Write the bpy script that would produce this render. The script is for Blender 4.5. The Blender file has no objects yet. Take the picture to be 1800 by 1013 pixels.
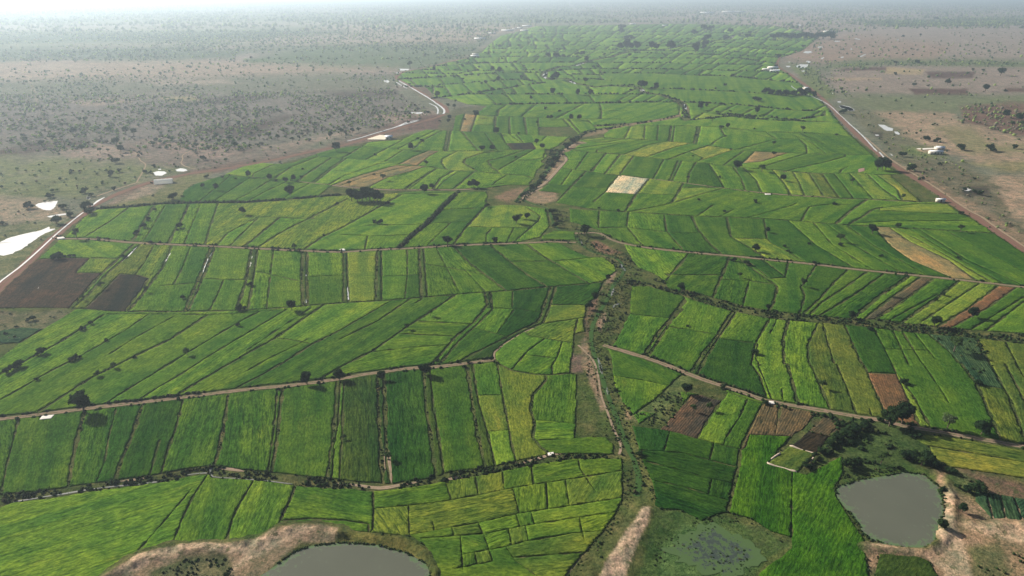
import bpy, math, random
import numpy as np
from mathutils import Vector
from mathutils.geometry import delaunay_2d_cdt

scene = bpy.context.scene
COL = scene.collection
random.seed(7)
RNG = np.random.default_rng(7)
R = math.radians

# ------------------------------------------------------------------ camera
CAM_H = 150.0
FPX = 1200.0                                   # focal length in photo pixels
PITCH = math.atan((506.5 + 12.0) / FPX)        # below the horizon
cam_data = bpy.data.cameras.new('camera')
cam = bpy.data.objects.new('camera', cam_data)
COL.objects.link(cam)
cam_data.sensor_width = 36.0
cam_data.lens = 36.0 * FPX / 1800.0
cam_data.clip_start = 1.0
cam_data.clip_end = 90000.0
cam.location = (0, 0, CAM_H)
cam.rotation_euler = (R(90) - PITCH, 0, 0)
scene.camera = cam

# ------------------------------------------------------------------ sky and sun
SUN_EL = R(29)
SUN_AZ = R(-57)                                # from +Y (view direction) towards -X is negative
world = bpy.data.worlds.new('World')
scene.world = world
world.use_nodes = True
wn = world.node_tree
wn.nodes.clear()
w_out = wn.nodes.new('ShaderNodeOutputWorld')
w_bg = wn.nodes.new('ShaderNodeBackground')
w_sky = wn.nodes.new('ShaderNodeTexSky')
w_sky.sky_type = 'NISHITA'
w_sky.sun_disc = False
w_sky.sun_elevation = SUN_EL
w_sky.sun_rotation = SUN_AZ
w_sky.altitude = 300
w_sky.air_density = 1.0
w_sky.dust_density = 3.0
w_sky.ozone_density = 1.0
w_bg.inputs['Strength'].default_value = 0.055
wn.links.new(w_sky.outputs[0], w_bg.inputs[0])
wn.links.new(w_bg.outputs[0], w_out.inputs[0])

sun_data = bpy.data.lights.new('sun', 'SUN')
sun_data.energy = 5.0
sun_data.angle = R(1.2)
sun_data.color = (1.0, 0.93, 0.82)
sun = bpy.data.objects.new('sun', sun_data)
COL.objects.link(sun)
to_sun = Vector((math.sin(SUN_AZ) * math.cos(SUN_EL), math.cos(SUN_AZ) * math.cos(SUN_EL), math.sin(SUN_EL)))
sun.rotation_euler = to_sun.to_track_quat('Z', 'Y').to_euler()
sun.location = (-300, 200, 400)

scene.view_settings.view_transform = 'Standard'
scene.view_settings.look = 'None'
scene.view_settings.gamma = 1.0
scene.view_settings.use_curve_mapping = False
scene.view_settings.exposure = 0.86
scene.cycles.volume_bounces = 0
scene.cycles.max_bounces = 6
scene.cycles.use_denoising = True

# ------------------------------------------------------------------ helpers
def at(x, y):
    """Ground point seen at photo pixel (x, y)."""
    u = (x - 900.0) / FPX
    v = (506.5 - y) / FPX
    dy = math.cos(PITCH) + v * math.sin(PITCH)
    dz = -math.sin(PITCH) + v * math.cos(PITCH)
    t = CAM_H / -dz
    return (u * t, dy * t)

def at_np(x, y):
    u = (x - 900.0) / FPX
    v = (506.5 - y) / FPX
    dy = math.cos(PITCH) + v * math.sin(PITCH)
    dz = -math.sin(PITCH) + v * math.cos(PITCH)
    t = CAM_H / -dz
    return u * t, dy * t

def px_of(x, y):
    """Photo pixel of ground point (inverse of at)."""
    fwd = y * math.cos(PITCH) + CAM_H * math.sin(PITCH)
    up = y * math.sin(PITCH) - CAM_H * math.cos(PITCH)
    return 900.0 + FPX * x / fwd, 506.5 - FPX * up / fwd

def tp(tile, x, y):
    x0, y0, s = TILES[tile]
    return (x0 + x / s, y0 + y / s)

def pts(text):
    return [tuple(float(c) for c in p.split(',')) for p in text.split()]

def vnoise(x, y, seed=0):
    xi = np.floor(x).astype(np.int64); yi = np.floor(y).astype(np.int64)
    fx = x - xi; fy = y - yi
    fx = fx * fx * (3 - 2 * fx); fy = fy * fy * (3 - 2 * fy)
    def h(a, b):
        n = (a * 374761393 + b * 668265263 + seed * 1442695041) & 0xffffffff
        n = ((n ^ (n >> 13)) * 1274126177) & 0xffffffff
        return ((n ^ (n >> 16)) & 0xffff) / 65535.0
    return (h(xi, yi) * (1 - fx) + h(xi + 1, yi) * fx) * (1 - fy) + (h(xi, yi + 1) * (1 - fx) + h(xi + 1, yi + 1) * fx) * fy

def fbm(x, y, seed=0, octaves=4):
    s = 0; a = 0.5; t = 0
    for k in range(octaves):
        s = s + a * vnoise(x * 2 ** k + 17.3 * k, y * 2 ** k - 9.1 * k, seed + k); t += a; a *= 0.5
    return s / t

def in_poly(px, py, poly):
    inside = np.zeros(px.shape, bool)
    n = len(poly)
    for i in range(n):
        x1, y1 = poly[i]; x2, y2 = poly[(i + 1) % n]
        if y1 == y2: continue
        c = ((y1 > py) != (y2 > py)) & (px < (x2 - x1) * (py - y1) / (y2 - y1) + x1)
        inside ^= c
    return inside

def seg_dist(px, py, line):
    d = np.full(px.shape, 1e9)
    for (x1, y1), (x2, y2) in zip(line[:-1], line[1:]):
        dx, dy = x2 - x1, y2 - y1
        L = dx * dx + dy * dy + 1e-9
        t = np.clip(((px - x1) * dx + (py - y1) * dy) / L, 0, 1)
        d = np.minimum(d, np.hypot(px - x1 - t * dx, py - y1 - t * dy))
    return d

def mesh_obj(name, verts, faces, mat, parent=None, smooth=False, attrs=None):
    me = bpy.data.meshes.new(name)
    verts = np.asarray(verts, dtype=np.float32)
    me.vertices.add(len(verts))
    me.vertices.foreach_set('co', verts.ravel())
    if isinstance(faces, np.ndarray):
        n, k = faces.shape
        me.loops.add(n * k)
        me.loops.foreach_set('vertex_index', faces.astype(np.int32).ravel())
        me.polygons.add(n)
        me.polygons.foreach_set('loop_start', np.arange(0, n * k, k, dtype=np.int32))
        me.polygons.foreach_set('loop_total', np.full(n, k, dtype=np.int32))
    else:
        tot = np.array([len(f) for f in faces], dtype=np.int32)
        me.loops.add(int(tot.sum()))
        me.loops.foreach_set('vertex_index', np.fromiter((v for f in faces for v in f), dtype=np.int32))
        me.polygons.add(len(faces))
        me.polygons.foreach_set('loop_start', np.concatenate(([0], np.cumsum(tot)[:-1])).astype(np.int32))
        me.polygons.foreach_set('loop_total', tot)
    for an, (kind, vals) in (attrs or {}).items():
        vals = np.asarray(vals, dtype=np.float32)
        if kind == 'C':
            a = me.attributes.new(an, 'FLOAT_COLOR', 'POINT'); a.data.foreach_set('color', vals.ravel())
        elif kind == 'F':
            a = me.attributes.new(an, 'FLOAT', 'POINT'); a.data.foreach_set('value', vals.ravel())
    me.update(calc_edges=True)
    me.validate()
    if smooth:
        me.polygons.foreach_set('use_smooth', np.ones(len(me.polygons), bool))
    if mat: me.materials.append(mat)
    o = bpy.data.objects.new(name, me)
    COL.objects.link(o)
    if parent: o.parent = parent
    return o

def empty(name, loc, rz=0.0):
    o = bpy.data.objects.new(name, None)
    COL.objects.link(o)
    o.location = loc
    o.rotation_euler = (0, 0, rz)
    o.empty_display_size = 0.5
    return o

def tag(o, label=None, category=None, group=None, kind=None):
    if label: o['label'] = label
    if category: o['category'] = category
    if group: o['group'] = group
    if kind: o['kind'] = kind
    return o

# ------------------------------------------------------------------ materials
class NT:
    def __init__(self, name):
        self.m = bpy.data.materials.new(name)
        self.m.use_nodes = True
        self.t = self.m.node_tree
        self.t.nodes.clear()
        self.out = self.t.nodes.new('ShaderNodeOutputMaterial')
    def n(self, kind, **kw):
        nd = self.t.nodes.new('ShaderNode' + kind)
        for k, v in kw.items():
            if k.startswith('_'):
                setattr(nd, k[1:], v)
            else:
                key = int(k[1:]) if k[0] == 'i' and k[1:].isdigit() else k.replace('__', ' ')
                s = nd.inputs[key]
                if isinstance(v, bpy.types.NodeSocket): self.t.links.new(v, s)
                else: s.default_value = v
        return nd
    def l(self, a, b): self.t.links.new(a, b)
    def noise(self, vec, scale, detail=4, rough=0.6):
        return self.n('TexNoise', Vector=vec, Scale=scale, Detail=detail, Roughness=rough).outputs[0]
    def math(self, op, a, b=0.0, c=0.0):
        return self.n('Math', _operation=op, i0=a, i1=b, i2=c).outputs[0]
    def ramp(self, fac, stops):
        nd = self.n('ValToRGB', Fac=fac)
        cr = nd.color_ramp
        while len(cr.elements) < len(stops): cr.elements.new(0.5)
        for e, (p, c) in zip(cr.elements, stops):
            e.position = p; e.color = (*c, 1) if len(c) == 3 else c
        return nd.outputs[0]
    def mix(self, fac, a, b, mode='MIX'):
        nd = self.t.nodes.new('ShaderNodeMix')
        nd.data_type = 'RGBA'; nd.blend_type = mode
        for s, v in ((nd.inputs[0], fac), (nd.inputs[6], a), (nd.inputs[7], b)):
            if isinstance(v, bpy.types.NodeSocket): self.t.links.new(v, s)
            else: s.default_value = v if not isinstance(v, tuple) or len(v) == 4 else (*v, 1)
        return nd.outputs[2]
    def bsdf(self, color, rough=0.9, spec=0.2, normal=None, **kw):
        b = self.n('BsdfPrincipled')
        for key, v in (('Base Color', color), ('Roughness', rough), ('Specular IOR Level', spec)):
            if isinstance(v, bpy.types.NodeSocket): self.l(v, b.inputs[key])
            else: b.inputs[key].default_value = (*v, 1) if isinstance(v, tuple) and len(v) == 3 else v
        if normal is not None: self.l(normal, b.inputs['Normal'])
        for k, v in kw.items(): b.inputs[k.replace('__', ' ')].default_value = v
        self.l(b.outputs[0], self.out.inputs[0])
        return b
    def bump(self, h, strength, dist, normal=None):
        nd = self.n('Bump', Height=h, Strength=strength, Distance=dist)
        if normal is not None: self.l(normal, nd.inputs['Normal'])
        return nd.outputs[0]
    def attr(self, name):
        return self.n('Attribute', _attribute_name=name)

def crop_material():
    t = NT('crop')
    pos = t.n('NewGeometry').outputs['Position']
    row = t.attr('row').outputs['Fac']
    rv = t.n('VectorRotate', _rotation_type='Z_AXIS', Vector=pos, Angle=row).outputs[0]
    tint = t.attr('tint').outputs['Color']
    rel = t.attr('relief').outputs['Fac']
    amt = t.attr('tint').outputs['Alpha']          # how strongly this plot shows its rows
    MUL = 'MULTIPLY'
    st = t.n('Mapping', Vector=rv, Scale=(0.13, 1.0, 0.3)).outputs[0]
    streak = t.noise(st, 0.95, 6, 0.75)
    st2 = t.n('Mapping', Vector=rv, Scale=(0.45, 1.0, 0.5)).outputs[0]
    fine = t.noise(st2, 1.25, 6, 0.78)
    big = t.noise(pos, 0.035, 5, 0.62)
    mid = t.noise(pos, 0.16, 6, 0.7)
    patch = t.noise(t.n('Mapping', Vector=rv, Scale=(0.5, 1.0, 1.0)).outputs[0], 0.10, 7, 0.75)
    c = t.mix(t.ramp(big, [(0.34, (0, 0, 0)), (0.66, (1, 1, 1))]), t.mix(1.0, tint, (0.66, 0.84, 0.8, 1), MUL), t.mix(1.0, tint, (1.22, 1.10, 0.95, 1), MUL))
    c = t.mix(t.ramp(mid, [(0.36, (0, 0, 0)), (0.66, (1, 1, 1))]), t.mix(1.0, c, (0.66, 0.76, 0.78, 1), MUL), t.mix(1.0, c, (1.3, 1.2, 1.0, 1), MUL))
    band = t.noise(t.n('Mapping', Vector=rv, Scale=(0.006, 0.11, 0.0)).outputs[0], 1.0, 2, 0.5)
    c = t.mix(t.ramp(band, [(0.40, (0, 0, 0)), (0.47, (.5, .5, .5)), (0.58, (1, 1, 1))]), t.mix(1.0, c, (0.72, 0.84, 0.9, 1), MUL), t.mix(1.0, c, (1.28, 1.14, 1.05, 1), MUL))
    sc = t.mix(t.ramp(streak, [(0.40, (0, 0, 0)), (0.53, (1, 1, 1))]), t.mix(1.0, c, (0.38, 0.50, 0.5, 1), MUL), t.mix(1.0, c, (1.32, 1.28, 1.15, 1), MUL))
    c = t.mix(amt, c, sc)
    c = t.mix(t.ramp(fine, [(0.36, (0, 0, 0)), (0.64, (1, 1, 1))]), t.mix(1.0, c, (0.46, 0.55, 0.5, 1), MUL), t.mix(1.0, c, (1.52, 1.42, 1.34, 1), MUL))
    # thin, weedy or lodged spots
    c = t.mix(t.ramp(patch, [(0.60, (0, 0, 0)), (0.72, (.8, .8, .8))]), c, t.mix(1.0, c, (1.75, 1.22, 1.5, 1), MUL))
    c = t.mix(t.ramp(patch, [(0.26, (.7, .7, .7)), (0.33, (0, 0, 0))]), c, t.mix(1.0, c, (0.5, 0.6, 0.7, 1), MUL))
    # planting ridges on the hoed plots
    ridge = t.attr('ridge').outputs['Fac']
    ry = t.n('SeparateXYZ', Vector=rv).outputs[1]
    wob = t.math('MULTIPLY', t.noise(pos, 0.3, 3, 0.6), 0.9)
    wave = t.math('MULTIPLY', t.math('ADD', t.math('SINE', t.math('MULTIPLY', t.math('ADD', ry, wob), 7.0)), 1.0), 0.5)
    c = t.mix(ridge, c, t.mix(wave, t.mix(1.0, c, (0.62, 0.60, 0.62, 1), MUL), t.mix(1.0, c, (1.35, 1.33, 1.3, 1), MUL)))
    h = t.math('ADD', t.math('MULTIPLY', t.math('MULTIPLY', streak, amt), 1.2), t.math('MULTIPLY', fine, 0.8))
    tuft = t.noise(pos, 4.0, 3, 0.7)
    h = t.math('ADD', h, t.math('MULTIPLY', tuft, 0.25))
    h = t.math('MULTIPLY', h, rel)
    nrm = t.bump(h, 1.0, 0.9)
    t.bsdf(c, 0.95, 0.0, nrm)
    return t.m

def soil_bump(t, pos):
    return t.bump(t.math('ADD', t.noise(pos, 0.4, 7, 0.75), t.math('MULTIPLY', t.noise(pos, 2.0, 4, 0.7), 0.4)), 1.0, 1.1)

def ground_material():
    t = NT('ground_soil_and_grass')
    pos = t.n('NewGeometry').outputs['Position']
    tint = t.attr('tint').outputs['Color']
    MUL = 'MULTIPLY'
    n1 = t.noise(pos, 0.16, 6, 0.72)
    n2 = t.noise(pos, 0.9, 5, 0.75)
    n3 = t.noise(t.n('Mapping', Vector=pos, Scale=(1, 1, 1), Location=(31, 7, 3)).outputs[0], 0.22, 7, 0.78)
    c = t.mix(t.ramp(n1, [(0.38, (0, 0, 0)), (0.62, (1, 1, 1))]), t.mix(1.0, tint, (0.58, 0.72, 0.66, 1), MUL), t.mix(1.0, tint, (1.32, 1.22, 1.15, 1), MUL))
    c = t.mix(t.ramp(n2, [(0.38, (0, 0, 0)), (0.62, (1, 1, 1))]), t.mix(1.0, c, (0.55, 0.62, 0.55, 1), MUL), t.mix(1.0, c, (1.4, 1.33, 1.28, 1), MUL))
    # tufts of grass taking hold of the bare soil
    c = t.mix(t.ramp(n3, [(0.55, (0, 0, 0)), (0.62, (.75, .75, .75))]), c, (0.055, 0.075, 0.028, 1))
    t.bsdf(c, 1.0, 0.0, soil_bump(t, pos))
    return t.m

def track_material(name, c1, c2, grass=0.5):
    t = NT(name)
    pos = t.n('NewGeometry').outputs['Position']
    ac = t.attr('across').outputs['Fac']
    n = t.noise(pos, 0.5, 5, 0.7)
    n2 = t.noise(pos, 2.5, 4, 0.7)
    c = t.mix(n2, c1, c2)
    a = t.math('ABSOLUTE', ac)
    # grass in the middle and on the edges, wheel ruts between
    g = t.math('ADD', t.math('ABSOLUTE', t.math('SUBTRACT', a, 0.42)), t.math('MULTIPLY', t.math('SUBTRACT', n, 0.5), 1.1))
    gm = t.ramp(g, [(0.20, (0, 0, 0)), (0.36, (grass, grass, grass))])
    c = t.mix(gm, c, (0.055, 0.085, 0.025, 1))
    rut = t.math('MULTIPLY', t.ramp(t.math('ABSOLUTE', t.math('SUBTRACT', a, 0.42)), [(0.0, (0, 0, 0)), (0.2, (1, 1, 1))]), 0.4)
    h = t.math('ADD', rut, t.math('MULTIPLY', n2, 0.6))
    t.bsdf(c, 1.0, 0.0, t.bump(h, 0.8, 0.3))
    return t.m

def water_material(name, mud_or_glare, weed=None, weed_amt=0.0, cover=0.0, rough=0.12, spec=1.0):
    t = NT(name)
    pos = t.n('NewGeometry').outputs['Position']
    rip = t.noise(t.n('Mapping', Vector=pos, Scale=(1, 1.6, 1)).outputs[0], 1.1, 6, 0.7)
    c = t.mix(t.noise(pos, 0.08, 3, 0.5), mud_or_glare, tuple(v * 1.25 for v in mud_or_glare))
    if weed:
        edge = t.attr('edge').outputs['Fac']
        w = t.noise(pos, 0.5, 6, 0.75)
        w = t.math('ADD', w, t.math('MULTIPLY', edge, weed_amt))
        m = t.ramp(w, [(0.64 - cover, (0, 0, 0)), (0.69 - cover, (1, 1, 1))])
        c = t.mix(m, c, weed)
        r = t.ramp(m, [(0.0, (rough,) * 3), (1.0, (1.0,) * 3)])
        spec = t.ramp(m, [(0.0, (spec,) * 3), (1.0, (0.0,) * 3)])
    else:
        r = rough
    t.bsdf(c, r, spec, t.bump(rip, 0.5, 0.07), IOR=1.34)
    return t.m

def foliage_material(name, dark, light, trans=0.25):
    t = NT(name)
    pos = t.n('NewGeometry').outputs['Position']
    info = t.n('ObjectInfo').outputs['Random']
    n = t.noise(pos, 1.3, 4, 0.7)
    c = t.mix(t.ramp(n, [(0.3, (0, 0, 0)), (0.7, (1, 1, 1))]), dark, light)
    c = t.mix(info, t.mix(1.0, c, (0.8, 0.85, 0.9, 1), 'MULTIPLY'), t.mix(1.0, c, (1.2, 1.15, 1.0, 1), 'MULTIPLY'))
    d = t.n('BsdfDiffuse', Color=c)
    tr = t.n('BsdfTranslucent', Color=c)
    mx = t.n('MixShader', Fac=trans)
    t.l(d.outputs[0], mx.inputs[1]); t.l(tr.outputs[0], mx.inputs[2])
    t.l(mx.outputs[0], t.out.inputs[0])
    return t.m

def plain_material(name, color, rough=0.8, noise_scale=1.5, var=0.25, bump=0.3, spec=0.2):
    t = NT(name)
    pos = t.n('NewGeometry').outputs['Position']
    n = t.noise(pos, noise_scale, 5, 0.65)
    lo = tuple(v * (1 - var) for v in color); hi = tuple(min(1, v * (1 + var)) for v in color)
    c = t.mix(t.ramp(n, [(0.3, (0, 0, 0)), (0.7, (1, 1, 1))]), lo, hi)
    t.bsdf(c, rough, spec, t.bump(n, bump, 0.1))
    return t.m

M_CROP = crop_material()
M_GROUND = ground_material()
M_TRACK = track_material('pale_dirt_track', (0.17, 0.115, 0.08), (0.27, 0.19, 0.14), 0.85)
M_ROAD = track_material('red_laterite_road', (0.13, 0.068, 0.052), (0.20, 0.11, 0.085), 0.35)
M_PATH = track_material('bare_footpath', (0.25, 0.175, 0.125), (0.36, 0.26, 0.19), 0.6)
M_POND = water_material('muddy_pond_water', (0.078, 0.082, 0.056), (0.085, 0.130, 0.062, 1), 0.22)
M_GLARE_WATER = water_material('still_water_painted_glare', (0.55, 0.54, 0.51), rough=0.08, spec=1.0)  # whitish base colour paints in the sky glare on pools and canals
M_GLARE_WATER.node_tree.nodes['Principled BSDF'].inputs['IOR'].default_value = 1.7
M_DITCH = water_material('ditch_water_grey', (0.15, 0.15, 0.13), (0.04, 0.075, 0.03, 1), 0.3, 0.12)
M_MARSH = water_material('marsh_water', (0.034, 0.045, 0.034), (0.060, 0.100, 0.038, 1), 0.4, 0.15)
TILES = {'A': (0, 640, 2.715), 'B': (600, 640, 2.715), 'C': (1200, 640, 2.715),
         'D': (0, 330, 2.9967), 'E': (600, 330, 2.9967), 'F': (1200, 330, 2.9967),
         'G1': (0, 180, 4.5), 'G2': (350, 180, 4.5), 'G3': (700, 180, 4.5), 'G4': (1050, 180, 4.5), 'G5': (1400, 180, 4.5),
         'H1': (600, 20, 4.5), 'H2': (950, 20, 4.5), 'H3': (1300, 20, 3.6), 'P': (0, 0, 1.0)}
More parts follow.
